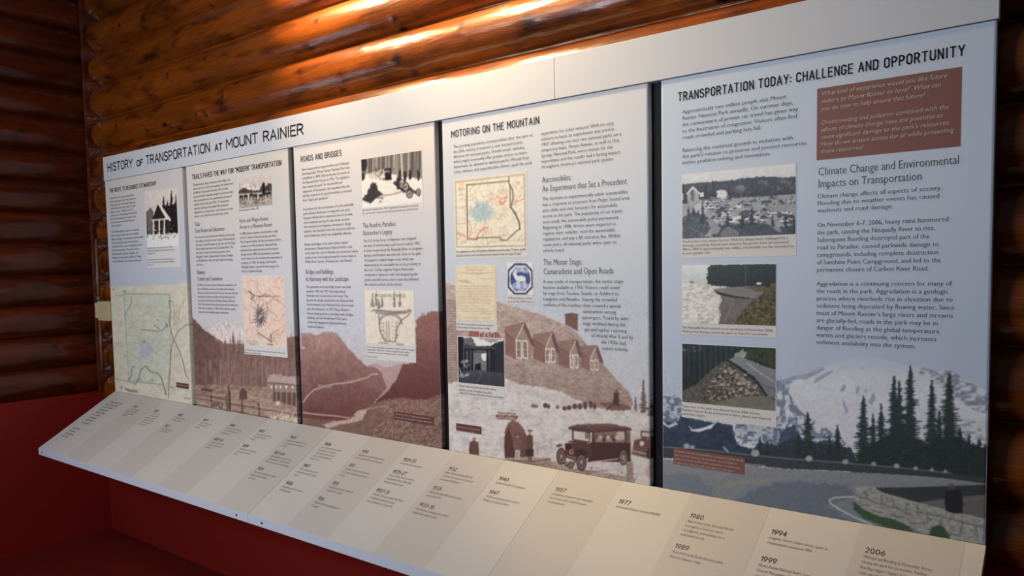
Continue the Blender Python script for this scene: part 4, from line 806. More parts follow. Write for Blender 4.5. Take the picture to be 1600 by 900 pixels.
def ph_parking(c):
    c.vgrad([(256, (176, 178, 184)), (290, (172, 174, 180)), (330, (120, 122, 132)), (376, (96, 98, 110))])
    hill = [(1065, 288), (1085, 286), (1110, 284), (1140, 282), (1160, 279), (1182, 277), (1196, 276), (1215, 277), (1230, 277.5), (1244, 276), (1244, 312), (1065, 318)]
    c.poly(hill, (62, 66, 80), 1, 2, .2, (3, 4), (70, 72, 84)); c.speck([(1180, 282), (1244, 280), (1244, 300), (1180, 305)], (112, 116, 126), .5, (7, 4), .7, 3); c.poly([(1142, 308), (1148, 292), (1160, 289), (1172, 298), (1170, 308)], (112, 116, 124), .8, 2.5, .12)
    for k in range(44): g = np.random.default_rng(k+5); c.tree(1066+k*4.1, g.uniform(290, 298), 311-k*.12, 7, (48, 52, 64), k)
    for x, t, b, w_ in ((1114.5, 281, 312, 8), (1102, 284, 312, 9), (1068, 286, 318, 9), (1073, 296, 322, 7), (1139, 292, 310, 8), (1131, 292, 310, 6)): c.tree(x, t, b, w_, (40, 44, 56), 6)
    c.poly([(1074, 316), (1074, 302), (1082.5, 292), (1092, 302), (1093, 316)], (140, 142, 148), 1, .5, .2, (2, 3)); c.line([(1073, 303), (1082.5, 292), (1093, 302)], 1.6, (206, 206, 210)); c.poly([(1093, 302), (1099, 300), (1100, 307), (1094, 308)], (200, 200, 204)); c.line([(1066, 303), (1066, 312)], 3, (190, 190, 194)); c.poly([(1119, 298), (1131, 297), (1137, 301), (1137, 310), (1122, 310)], (176, 178, 184), 1, 2, .25, (2, 2)); c.poly([(1079, 300), (1084, 296), (1086, 314), (1080, 314)], (70, 72, 82), .7, 1.5, .2)
    lot = [(1065, 320), (1095, 312), (1140, 310), (1200, 306), (1244, 303), (1244, 366), (1065, 373)]
    c.poly(lot, (132, 136, 146), 1, 1.2, .06, (6, 2)); c.poly([(1084, 322), (1100, 316), (1112, 318), (1100, 336), (1086, 330)], (160, 162, 170), .8, 1.2)
    g = np.random.default_rng(2)
    for k in range(190):
        x = g.uniform(1098, 1243); y = g.uniform(307, 348)
        if 1138 < x < 1160 and 314 < y < 345 and g.uniform() < .85: continue
        if y > 330 and x < 1112: continue
        s_ = 0.7+(y-305)/40; v = g.choice([196, 176, 70, 88, 150, 206]); c.ell(x, y, 4.2*s_, 1.5*s_, (v, v+2, v+8)); c.ell(x, y-1.1*s_, 2.2*s_, 1.0*s_, (56, 60, 72)); c.line([(x-3.6*s_, y+1.6*s_), (x+3.6*s_, y+1.6*s_)], .9, (44, 46, 58), .8)
    c.ell(1154.5, 321, 4, 4, (180, 182, 190)); c.ell(1154.5, 319, 2.8, 1.6, (60, 64, 76)); c.poly([(1200, 320), (1243, 319), (1243, 331), (1204, 332)], (128, 130, 138), .9, 1.5, .1); c.poly([(1143, 340), (1160, 336), (1160, 340), (1146, 345)], (176, 178, 184))
    c.poly([(1065, 340), (1085, 333), (1103, 338), (1118, 350), (1140, 352), (1170, 348), (1198, 350), (1220, 356), (1244, 350), (1244, 368), (1065, 374)], (64, 70, 82), 1, 3.5, .24, (3, 3)); c.speck([(1065, 340), (1110, 340), (1110, 372), (1065, 373)], (104, 110, 120), .54, (3, 3), .7, 4); c.poly([(1104, 342), (1114, 342), (1127, 358), (1120, 366), (1104, 366), (1110, 356)], (122, 124, 132), 1, 1.5, .06); c.poly([(1190, 342), (1204, 340), (1222, 362), (1214, 362)], (130, 132, 140), .8, 1.5)
    c.poly([(1127, 362), (1138, 354), (1152, 360), (1156, 368), (1126, 370)], (104, 106, 116), .9, 2, .15); c.speck(quad(1094, 364, 1114, 371), (190, 190, 192), .5, (4, 2), .9)
    for x, t, b, w_ in ((1098, 312, 350, 9), (1076, 322, 336, 6), (1084, 324, 336, 8), (1091, 328, 336, 5), (1137, 332, 354, 10), (1160, 334, 356, 11), (1175, 322, 352, 10), (1207, 335, 354, 8), (1228, 336, 356, 7), (1241, 338, 364, 9)): c.tree(x, t, b, w_, (38, 44, 58), 8)
def ph_flood(c):
    c.vgrad([(412, (176, 182, 190)), (440, (160, 166, 172)), (510, (150, 150, 150))])
    c.poly([(1065, 442), (1085, 441), (1120, 446), (1128, 460), (1122, 480), (1126, 510), (1065, 510)], (172, 170, 170), 1, 1.5, .12, (7, 2.5)); c.speck([(1065, 445), (1125, 447), (1120, 508), (1065, 506)], (128, 122, 118), .54, (6, 2.6), .7, 5); c.speck([(1065, 445), (1125, 447), (1120, 508), (1065, 506)], (212, 212, 214), .56, (5, 2), .8, 15)
    c.poly([(1105, 443), (1106, 420), (1112, 413), (1214, 412), (1214, 450), (1180, 448), (1140, 449), (1115, 446)], (46, 58, 58), 1, 2.5, .28, (3, 4), (30, 38, 40)); c.line([(1165, 412), (1165, 448)], 3, (70, 72, 70), .8); c.ell(1186, 443, 4.4, 1.8, (206, 212, 218)); c.ell(1081, 441, 4, 1.8, (110, 112, 116))
    c.poly([(1115, 452), (1140, 449), (1170, 447), (1196, 448), (1200, 458), (1184, 466), (1150, 463), (1126, 457)], (110, 108, 108), 1, .8, .06, (9, 2)); c.poly([(1163, 449), (1180, 446), (1198, 449), (1200, 456), (1180, 455)], (88, 76, 60), .8, 2, .1)
    c.poly([(1124, 457), (1150, 463), (1182, 467), (1170, 480), (1160, 492), (1145, 508), (1122, 508), (1127, 490), (1122, 482), (1128, 470)], (98, 94, 94), 1, 1.5, .2, (3, 5)); c.poly([(1115, 453), (1126, 457), (1150, 463), (1184, 467), (1150, 466), (1122, 460)], (40, 40, 42)); c.line([(1134, 498), (1146, 474)], 1.6, (130, 126, 122), .6)
    c.poly([(1145, 510), (1158, 488), (1172, 474), (1190, 460), (1204, 444), (1214, 440), (1214, 511)], (78, 76, 42), 1, 3, .35, (3, 3)); fo = [(1150, 506), (1172, 476), (1212, 444), (1213, 508)]
    c.speck(fo, (132, 122, 62), .56, (2.6, 2.2), .85, 3); c.speck(fo, (26, 34, 26), .54, (3, 3), .9, 13); c.speck(fo, (120, 84, 40), .6, (2.4, 2.2), .8, 23)
def ph_washout(c):
    c.fill((40, 50, 54)); c.mottle(quad(1060, 530, 1215, 645), .35, (2, 8))
    for k in range(24): x = 1068+k*4.2; c.line([(x, 540), (x, 590+(k*7) % 14)], 1.4, (24, 32, 38) if k % 2 else (64, 76, 78), .6)
    c.speck(quad(1066, 538, 1100, 550), (160, 175, 185), .64, (3, 3), .7); c.poly([(1160, 556), (1170, 545), (1190, 543), (1212, 545), (1212, 576), (1190, 566), (1170, 560)], (58, 66, 48), 1, 2.5, .4, (3, 3)); c.poly([(1148, 553), (1162, 546), (1166, 550), (1164, 560), (1146, 560)], (140, 160, 150), .8, 2.5, .12)
    c.poly([(1138, 562), (1150, 556), (1164, 560), (1190, 570), (1212, 578), (1212, 624), (1198, 618), (1180, 590), (1160, 575)], (112, 118, 126), 1, 1, .05, (7, 3), (104, 108, 114)); c.line([(1168, 568), (1190, 584), (1212, 598)], 1.3, (170, 168, 150), .8); c.line([(1178, 588), (1192, 602), (1212, 608)], 1.4, (76, 82, 88), .7)
    mound = [(1066, 612), (1088, 600), (1110, 580), (1126, 566), (1138, 563), (1150, 572), (1164, 582), (1178, 594), (1190, 608), (1198, 620), (1170, 624), (1130, 628), (1110, 632), (1066, 630)]
    c.poly(mound, (86, 82, 76), 1, 1.5, .25, (4, 3)); rk = [(1098, 626), (1112, 594), (1130, 570), (1144, 568), (1168, 590), (1190, 614), (1150, 622), (1116, 628)]
    c.speck(rk, (158, 152, 142), .50, (3.6, 3.0), .8, 3); c.speck(rk, (40, 40, 42), .55, (3.4, 2.6), .9, 13)
    for k in range(46):
        g = np.random.default_rng(k+40); x = g.uniform(1104, 1184); y = g.uniform(574+abs(x-1140)*.55, 620); q = g.uniform(2, 5); c.poly([(x, y), (x+q*.6, y-q), (x+q*1.7, y-q*.9), (x+q*1.3, y+q*.3)], (150, 146, 138) if k % 3 else (110, 106, 100), .8, .5, .15); c.line([(x, y+.8), (x+q*1.4, y+q*.4+.8)], 1.1, (38, 38, 40), .8)
    c.line([(1138, 563), (1152, 573), (1172, 588), (1186, 600), (1198, 618)], 2.0, (34, 34, 36)); c.poly([(1108, 631), (1130, 625), (1160, 619), (1200, 619), (1213, 626), (1213, 645), (1150, 638), (1100, 634)], (104, 104, 96), 1, 1.2, .1, (6, 3)); c.poly([(1110, 629), (1130, 625), (1140, 630), (1112, 635)], (92, 104, 66), .7, 2, .2)

# ------------------------------------------------------------------ exhibit: frame, header, panels
fr = box('mounting_frame', 0.02, 4.275, TH+0.001, CY-0.004, 0.878, 2.225, M_black); tag(fr, 'black mounting frame showing in the gaps between the upright panels', 'frame')
PX = [(0.0, 0.832), (0.868, 1.700), (1.737, 2.568), (2.604, 3.427), (3.468, 4.294)]
arts = [(art_p1, 1.62, 0.0034, 445), (art_p2, 1.62, 0.003, 490), (art_p3, 1.62, 0.0026, 480), (art_p4, (1.60, 1.62, 1.62), 0.0021, 435), (art_p5, (1.54, 1.61, 1.64), 0.0017, 545)]
plabel = ['upright panel with green park map at its foot, nearest the corner', 'upright panel headed Trails Paved the Way, sepia lodge meadow below',
          'upright panel headed Roads and Bridges, sepia river valley below', 'upright panel headed Motoring on the Mountain, snowbound inn and bus',
          'upright panel headed Transportation Today, snowy peak and curving road below']
G = []
for k, (x0, x1) in enumerate(PX):
    fn, gain, st, ypx = arts[k]; e = empty('exhibit_panel', ((x0+x1)/2, 0.0, ZB)); G.append(e)
    tag(e, plabel[k], 'display panel', 'upright exhibit panels')
    box('board', x0+0.001, x1-0.001, 0.0012, TH, ZB+0.0015, ZT-0.002, M_edge, e)
    zf = P((fwd3(x0, 0, 1.5)[0]+fwd3(x1, 0, 1.5)[0])/2, ypx-(8 if k else 0))[1]
    wrapped_print(e, x0, x1, zf, st, fn, gain)
hd = []
for x0, x1, lab in ((0.0, 3.0985, 'long white header board carrying the exhibit title'), (3.0995, 4.298, 'short blank white header board at the right end')):
    v, f = box_vf(x0, x1, -0.004, TH, ZT+0.0005, 2.2334, 0.0012); o = mesh_obj('header_board', v, f, M_white); tag(o, lab, 'header board', 'header boards'); hd.append(o)
def caps_fit(L, st, xa, xb, z, cap, t):
    lo, hi = .15, 2.5
    for _ in range(30):
        mid = (lo+hi)/2
        if caps_width(st, mid)*cap < xb-xa: lo = mid
        else: hi = mid
    L.caps(xa, z, st, cap, lo, t)
zz0 = P(170, 269.4)[1]; zz1 = P(414, 222.5)[1]; capz = P(475, 192.2)[1]-P(475, 211)[1]
for st, a, b, s in (('HISTORY', 170, 208.5, 1), ('OF', 215.5, 224.3, .72), ('TRANSPORTATION', 230, 329, 1), ('AT', 337.5, 348.5, .72), ('MOUNT', 355.5, 404, 1), ('RAINIER', 413.5, 475, 1)):
    zq = zz0+(zz1-zz0)*(a-170)/244; Xa = P(a, 269-(a-170)*.19)[0]; Xb = P(b, 269-(b-170)*.19)[0]
    L = Lettering(); caps_fit(L, st, Xa, Xb, zq, capz*s, 0.145 if s == 1 else 0.19)
    L.build('title_word', M_inkhead, hd[0], 'panel', 0.0048)

P1, P2, P3, P4, P5 = G
def card(parent, tl, br, name='photo_card', m=None): return rect(name, parent, tl, br, 0.0003, m or M_card)
E_PH = 0.0006
# panel 1
heading(P1, 'THE ROUTE TO RESOURCE STEWARDSHIP', (171.3, 301.3), (244, 289.9), 6.6, t=.14)
block(P1, ['Early visitors to the area came by railroad,', 'by horse and wagon, and on foot. Roads were', 'slowly pushed into the mountain wilderness,', 'and with them came hotels, camps and more', 'people every year. Today the car is the', 'usual way to see Mount Rainier National Park.', 'Each route has shaped how the park is used', 'and what must be protected for those to', 'come in the future.'], (171.9, 311.5), (173.5, 354.7), (5, 214.5))
block(P1, ['Once Mount Rainier became a national', 'park, its roads and trails were carefully', 'laid out. Rangers and engineers worked with', 'the land, placing roads so that visitors', 'would see forests, rivers and glaciers from', 'the best viewpoints. The park is also a', 'living landscape, always changing, and', 'keeping its roads open is difficult. Today', 'it must balance access with preservation.'], (174, 364), (175.9, 409.9), (7, 220.5))
c1 = card(P1, (225.5, 300), (282.5, 417)); print_rect('photograph', c1, (226.8, 300.5), (279.2, 384), E_PH, 0.0033, ph_cabin)
block(c1, ['The park entrance cabin in winter snow. The log', 'buildings were designed to fit the natural scene and', 'still stand today.'], (230, 389), (230.5, 397.5), (0, 270), name='caption')
block(c1, ['In the early years, most visitors came by wagon or', 'on foot and entered the park along the Nisqually', 'River road.'], (230.5, 407), (231, 415), (0, 274), name='caption')
rect('caption_tag', P1, (275.3, 597), (295, 608.5), 0.0003, M_maroond); block(P1, ['Map of early routes in the', 'national park today'], (276.5, 601.5), (276.5, 606), (0, 294), M_inklight, 'caption', k=.7)
# panel 2
heading(P2, 'TRAILS PAVED THE WAY FOR "MODERN" TRANSPORTATION', (300.6, 280), (439.6, 259.5), 8.0, t=.14)
block(P2, ['Thickly forested slopes, numerous steep ridges, and', 'vast areas of rock and ice surrounding the summit were', 'all difficult or impossible obstacles. Early travelers', 'surmounted these obstacles using foot and horse trails,', 'which eventually led to the sophistication and ease of', 'railroad travel in the early 1900s. The spectacular', "mountain landscape that justified Mount Rainier's", 'designation as a national park\u2014and continues to draw', 'visitors\u2014was a hindrance to early motor travel.'], (301.5, 291), (304.3, 339.8), (0, 359.7))
block(P2, ['Trails:', 'Trade Routes and Subsistence'], (304.3, 353.8), (304.3, 364), (1, 351), name='subheading', k=.95)
block(P2, ['For centuries trails led from the lowlands, up the major', 'river valleys, around the lower slopes of Mount Rainier,', 'over the Cascade Mountains to the east, into the Puget', 'Sound region, and south to the Columbia River. The', 'trails were created and used by ancestors of the', 'Nisqually, Cowlitz, Squaxin Island, Yakama, Puyallup', 'and Muckleshoot tribes for gathering food, hunting,', 'and more.'], (305.2, 372.5), (307.4, 415), (0, 367.5))
block(P2, ['Railways:', 'Comfort and Convenience'], (308.3, 428.5), (308.3, 438.7), (1, 348), name='subheading', k=.95)
block(P2, ['In 1904, the Tacoma Eastern Railroad completed a rail', 'line to Ashford, six miles west of the park entrance.', 'Visitors traveled by rail from Tacoma, then boarded the', 'waiting horse-drawn carriages for the final leg of the', 'journey to the five-year-old Mount Rainier National', 'Park. The railroad also built and operated the National', 'Park Inn at Longmire in 1906. Mount Rainier quickly', 'became an increasingly popular destination.'], (309, 447), (310, 488.6), (0, 369.6))
block(P2, ['Horse and Wagon Routes:', 'Access to a Mountain Resort'], (374.6, 348.2), (374.6, 357.8), (1, 425), name='subheading', k=.95)
block(P2, ['In 1884, James Longmire constructed a rough', 'trail to a series of mineral springs near here.', 'The Longmire family, the first non-native settlers', 'in what is now Mount Rainier National Park,', 'promoted the medicinal values of the mineral', 'springs and by 1890, had developed a primitive', 'resort that led to the present park community of', 'Longmire. In 1893, the family, aided by five', 'Nisqually Indians, opened the first wagon toll', 'road to Longmire Springs.'], (375.2, 366.9), (377.4, 425.4), (0, 434.3))
c2 = card(P2, (370.9, 277), (427, 329)); print_rect('photograph', c2, (372.2, 278.5), (425.8, 320.2), E_PH, 0.003, ph_wagons)
block(c2, ['Horses and wagons at Paradise, 1909.'], (373.6, 330.3), (373.6, 330.3), (0, 405), name='caption', pitch=0.018)
c2 = card(P2, (377.5, 431), (449.5, 559)); print_rect('printed_map', c2, (378.8, 432.3), (447.8, 543.5), E_PH, 0.0026, ph_map2)
block(c2, ['A 1907 park map showing trails and mineral routes used by early', 'visitors and the park survey.'], (382.8, 547.4), (382.8, 551.4), (0, 445), name='caption')
block(P2, ['Early view of hotel grounds'], (315.5, 611.6), (315.5, 611.6), (0, 330.5), M_inklight, 'caption', pitch=.012)
# panel 3
heading(P3, 'ROADS AND BRIDGES', (470.6, 253), (533.6, 244), 9.2)
block(P3, ['New transportation opportunities and challenges', 'developed after Mount Rainier National Park was', 'established in 1899, followed by the formation of', 'the National Park Service in 1916. The legislation', 'that created the park "for the benefit and', 'enjoyment of the people" also mandated that the', 'land be retained in its natural condition, protected', 'from "injury and spoliation".'], (472, 267), (473.6, 315), (0, 546))
block(P3, ['A provision for the construction of roads and bridle', 'paths allowed Americans to enjoy the new park,', 'but park officials had to determine how to provide', 'access without marring the spectacular scenery.', 'Park architects and engineers developed a design', 'aesthetic that blended roads and structures with the', 'natural landscape, which was delightfully effective.'], (474, 329), (475.4, 370.5), (0, 553))
block(P3, ['Roads and bridges in the park require regular', "maintenance. Mount Rainier National Park's road", 'crews clear the road to Paradise year-round and when', 'spring comes, they begin plowing the snowy roads to', 'White River, Sunrise, Ohanapecosh, and Mowich.'], (476, 384), (477, 411), (0, 544))
block(P3, ['Bridges and Buildings:', 'In Harmony with the Landscape'], (478, 428.4), (478, 439.5), (1, 545), name='subheading', k=.95)
block(P3, ['The parkwide road and bridge system was built', 'between 1920 and 1957, featuring natural', 'materials such as local stone and wood. This', 'became the design standard for the National Park', 'Service known as the National Park Service rustic', "style of architecture. In 1997, Mount Rainier's", 'historic developed areas, including roads, bridges,', 'buildings, and the Wonderland Trail, were', 'collectively designated a National Historic', 'Landmark District.'], (478.3, 450), (480.8, 511.6), (0, 548.4))
block(P3, ['The Road to Paradise:', "Ricksecker's Legacy"], (567, 356.4), (567.5, 368), (0, 619), name='subheading', k=.95)
block(P3, ['The U.S. Army Corps of Engineers was assigned', 'the task of constructing a park access road in 1903.', 'A route survey along the Nisqually River to Longmire', 'Springs and Paradise was selected, close to the path', "of Longmire's original wagon road, which was", 'determined to be unsuitable due to its proximity to', 'the river. Civilian engineer Eugene Ricksecker', 'envisioned a "pleasure road" and designed gentle', 'grades, graceful curves, and a route that followed', 'the natural contours of the terrain.'], (568, 378.6), (570, 446.4), (0, 650.6))
c3 = card(P3, (563, 248.5), (662, 330)); print_rect('photograph', c3, (564.5, 249.5), (660.5, 316.7), E_PH, 0.0026, ph_road)
block(c3, ['Surfacing the Nisqually Road, 1925. Originally built using picks and shovels,', 'the road was later resurfaced and widened by the Bureau of Public Roads.'], (566, 330), (566.3, 335.2), (0, 654.5), name='caption')
c3 = card(P3, (569, 453), (650, 567)); print_rect('printed_drawing', c3, (570, 454), (649, 541), E_PH, 0.0026, ph_bridge)
block(c3, ['The Christine Falls Bridge, completed in 1928 to replace a wooden', 'bridge built in 1908, is an excellent example of stone styling', 'employed to harmonize a structure with its natural setting.'], (573.3, 542.9), (573.3, 551), (0, 648), name='caption')
block(c3, ['CHRISTINE FALLS BRIDGE'], (583, 464), (583, 464), (0, 634), M_inkgrey, 'drawing_title', pitch=.02, eps=.0011); block(c3, ['Library of Congress'], (573.3, 557.6), (573.3, 557.6), (0, 590), name='caption', pitch=.011)
rect('caption_tag', P3, (616, 642.6), (678.5, 665.6), 0.0003, M_maroond)
block(P3, ['The Army Corps of Engineers experimented', 'freely under the direction of Eugene Ricksecker.', '1908 photograph.'], (618, 647.6), (618, 657.8), (1, 676.5), M_inklight, 'caption', k=.72)
block(P3, ['PROPOSED'], (497, 604.5), (497, 604.5), (0, 519), M_inklight, 'survey_note', pitch=.02, shear=.4); block(P3, ['1908'], (537, 597.5), (537, 597.5), (0, 552), M_inklight, 'survey_note', pitch=.02, shear=.4)
# panel 4
heading(P4, 'MOTORING ON THE MOUNTAIN', (705.8, 215.8), (842, 193.5), 11.4)
block(P4, ['The growing popularity of automobiles after the turn of', 'the 20th century presented a new transportation', 'dilemma for national parks. Should motor vehicles,', 'which might eventually offer greater access to more', 'Americans, be allowed in national parks? Would their', 'noise, exhaust, and unpredictable drivers spoil the park'], (708, 231.7), (709.4, 271), (0, 832))
block(P4, ['experience for other visitors? With no easy', 'solution at hand, an experiment was tried in', '1907: allowing cars into two national parks on a', 'temporary basis. Mount Rainier, as well as Hot', 'Springs National Park, were chosen for the', 'experiment and the results had a lasting impact', "throughout America's national park system."], (845, 211.4), (846, 263.3), (0, 959))
block(P4, ['Automobiles:', 'An Experiment that Set a Precedent'], (847, 285.6), (847, 299.7), (1, 979.7), name='subheading', k=.95)
block(P4, ['The decision to experimentally admit automobiles', 'was a response to pressure from Puget Sound area', 'auto clubs and civic boosters for automobile', 'access to the park. The popularity of car travel', 'soon made the automobile policy permanent.', 'Beginning in 1908, drivers were required to', 'register their vehicles, read the automobile', 'regulations, and pay a $5 entrance fee. Within', 'seven years, all national parks were open to', 'vehicle travel.'], (847.5, 313.3), (848.3, 394), (0, 980.8))
block(P4, ['The Motor Stage:', 'Camaraderie and Open Roads'], (849, 414.4), (849, 428.7), (1, 958.8), name='subheading', k=.95)
block(P4, ['A new mode of transportation, the motor stage', 'became available in 1910. Visitors could travel', 'by stage from Tacoma, Seattle, or Ashford to', 'Longmire and Paradise. Sharing the crowded', 'confines of the coaches often created a special', '@910@camaraderie among', '@910@passengers. Travel by auto', '@910@stage declined during the', '@913@gas and rubber rationing', '@923.7@of World War II and by', '@938.6@the 1950s had', '@939@ceased entirely.'], (849.4, 442.5), (849.4, 541), (0, 974))
c4 = card(P4, (708, 279.5), (825, 401.5)); print_rect('printed_map', c4, (710, 281.5), (821.7, 388.5), E_PH, 0.0022, ph_map4)
block(c4, ['The regulations in this 1920 guide reminded motorists that, "Teams, saddle', 'and pack animals, and ascending motor vehicles, have the right-of-way."'], (712, 395), (712, 401), (0, 822), name='caption')
c4 = card(P4, (711.2, 414.5), (777, 519)); print_rect('printed_permit', c4, (712.3, 415.4), (775.8, 503), E_PH, 0.0022, ph_permit)
block(c4, ['The first automobile permit was issued in', 'Mount Rainier National Park in 1908.'], (714.5, 507.6), (714.5, 512.6), (0, 772), name='caption')
c4 = card(P4, (792.6, 411), (834.5, 475.6)); print_rect('printed_sticker', c4, (793, 411), (833.3, 461), E_PH, 0.002, ph_deer)
block(c4, ['A Mount Rainier vehicle', 'pass for the 1939 season.'], (794, 467), (794, 472.3), (0, 832), name='caption')
block(c4, ['MT. RAINIER'], (803.5, 419), (803.5, 419), (0, 822.5), M_card, 'sticker_lettering', pitch=.012, eps=.0011); block(c4, ['1939'], (808.5, 458), (808.5, 458), (0, 818), M_card, 'sticker_lettering', pitch=.014, eps=.0011)
c4 = card(P4, (714.3, 525), (789.3, 626)); print_rect('photograph', c4, (715.4, 526), (788.4, 604.5), E_PH, 0.0022, ph_arch)
block(c4, ['Visitors have long been greeted by various', 'entrance arches throughout the park.'], (717, 604), (717, 610), (0, 776), name='caption')
block(c4, ['1000-62-0142, Washington State Historical Society, Tacoma (Wash.)'], (718, 615), (718, 615), (0, 787), name='caption', pitch=.013)
block(P4, ['INN TUNNEL'], (781, 653), (781, 653), (0, 805), M_inklight, 'sign_lettering', pitch=.014)
rect('caption_tag', P4, (712.7, 661), (752.7, 679), 0.0003, M_maroond); block(P4, ['Commissioners Guide at the', 'Paradise Inn, late 1920s.'], (714.3, 667.8), (714.3, 673.8), (0, 750), M_inklight, 'caption', k=.72)
# panel 5
heading(P5, 'TRANSPORTATION TODAY: CHALLENGE AND OPPORTUNITY', (1060, 158), (1506.5, 88), 14.2, t=.14)
block(P5, ['Approximately two million people visit Mount', 'Rainier National Park annually. On summer days,', 'the convenience of private car travel has given way', 'to the frustration of congestion: Visitors often find', 'roads crowded and parking lots full.'], (1066, 177.8), (1066, 217.8), (2, 1247))
block(P5, ['Balancing the continual growth in visitation with', "the park's mission to preserve and protect resources", 'invites problem-solving and innovation.'], (1066, 237.8), (1066, 257), (0, 1239))
rb = rect('question_box', P5, (1276.8, 138.8), (1500.8, 228.6), 0.0003, M_maroon)
block(P5, ['What kind of experience would you like future', 'visitors to Mount Rainier to have?  What can', 'you do now to help ensure that future?'], (1283, 150), (1282.5, 173.6), (0, 1479.7), M_inklight, shear=.2)
block(P5, ['Overcrowding and pollution combined with the', 'effects of climate change have the potential to', "cause significant damage to the park's resources.", 'How do we ensure access for all while protecting', 'those resources?'], (1282.5, 195), (1282.5, 239.8), (0, 1482), M_inklight, shear=.2)
block(P5, ['Climate Change and Environmental', 'Impacts on Transportation'], (1278, 274.5), (1278, 293.5), (0, 1499), name='subheading', k=.95)
block(P5, ['Climate change affects all aspects of society.', 'Flooding due to weather events has caused', 'washouts and road damage.'], (1276.7, 310), (1276.7, 332), (0, 1472))
block(P5, ['On November 6-7, 2006, heavy rains hammered', 'the park, causing the Nisqually River to rise.', 'Subsequent flooding destroyed part of the', 'road to Paradise, caused parkwide damage to', 'campgrounds, including complete destruction', 'of Sunshine Point Campground, and led to the', 'permanent closure of Carbon River Road.'], (1276.7, 355), (1276, 424.6), (0, 1482.5))
block(P5, ['Aggradation is a continuing concern for many of', 'the roads in the park. Aggradation is a geologic', 'process where riverbeds rise in elevation due to', 'sediment being deposited by flowing water. Since', "most of Mount Rainier's large rivers and streams", 'are glacially-fed, roads in the park may be in', 'danger of flooding as the global temperature', 'warms and glaciers recede, which increases', 'sediment availability into the system.'], (1275.8, 446.4), (1275, 537.2), (0, 1487))
c5 = card(P5, (1064.4, 272), (1244, 399.4)); print_rect('photograph', c5, (1066, 273), (1242.8, 365.6), E_PH, 0.0016, ph_parking)
block(c5, ['The Paradise area, shown here in 1963, has always been challenged by a', 'shortage of parking. Annual park visitation has grown from an estimated', '300 in 1899 to approximately two million. Automobile use has increased at', 'an even greater rate.'], (1066, 379.4), (1066, 397.4), (0, 1231.4), name='caption')
c5 = card(P5, (1065, 414), (1213, 528)); print_rect('photograph', c5, (1065.9, 414.8), (1212, 509), E_PH, 0.0016, ph_flood)
block(c5, ['The Nisqually Road washed out in the flood of November 2006.', 'Widespread damage caused the park to close for six months.'], (1065.8, 513), (1065.8, 519), (0, 1208.3), name='caption')
c5 = card(P5, (1065, 536), (1213, 668.3)); print_rect('photograph', c5, (1066, 537), (1211.5, 642), E_PH, 0.0016, ph_washout)
block(c5, ['Every area of the park was affected by the 2006 storms.', 'Stevens Canyon Road washed out in three places and required', 'extensive repairs.'], (1066, 635.6), (1066, 647.5), (0, 1188), name='caption')
rect('caption_tag', P5, (1052.3, 700), (1163.8, 742), 0.0003, M_maroon)
block(P5, ['A visitor sits at Sunrise Point, a popular stop along', 'the road to Sunrise. In summer, an increase in', 'visitors causes traffic and congestion, a common', 'frustration shared with travelers to the park.'], (1054.5, 705.8), (1054.5, 723.5), (0, 1161.5), M_inklight, 'caption', k=.78)

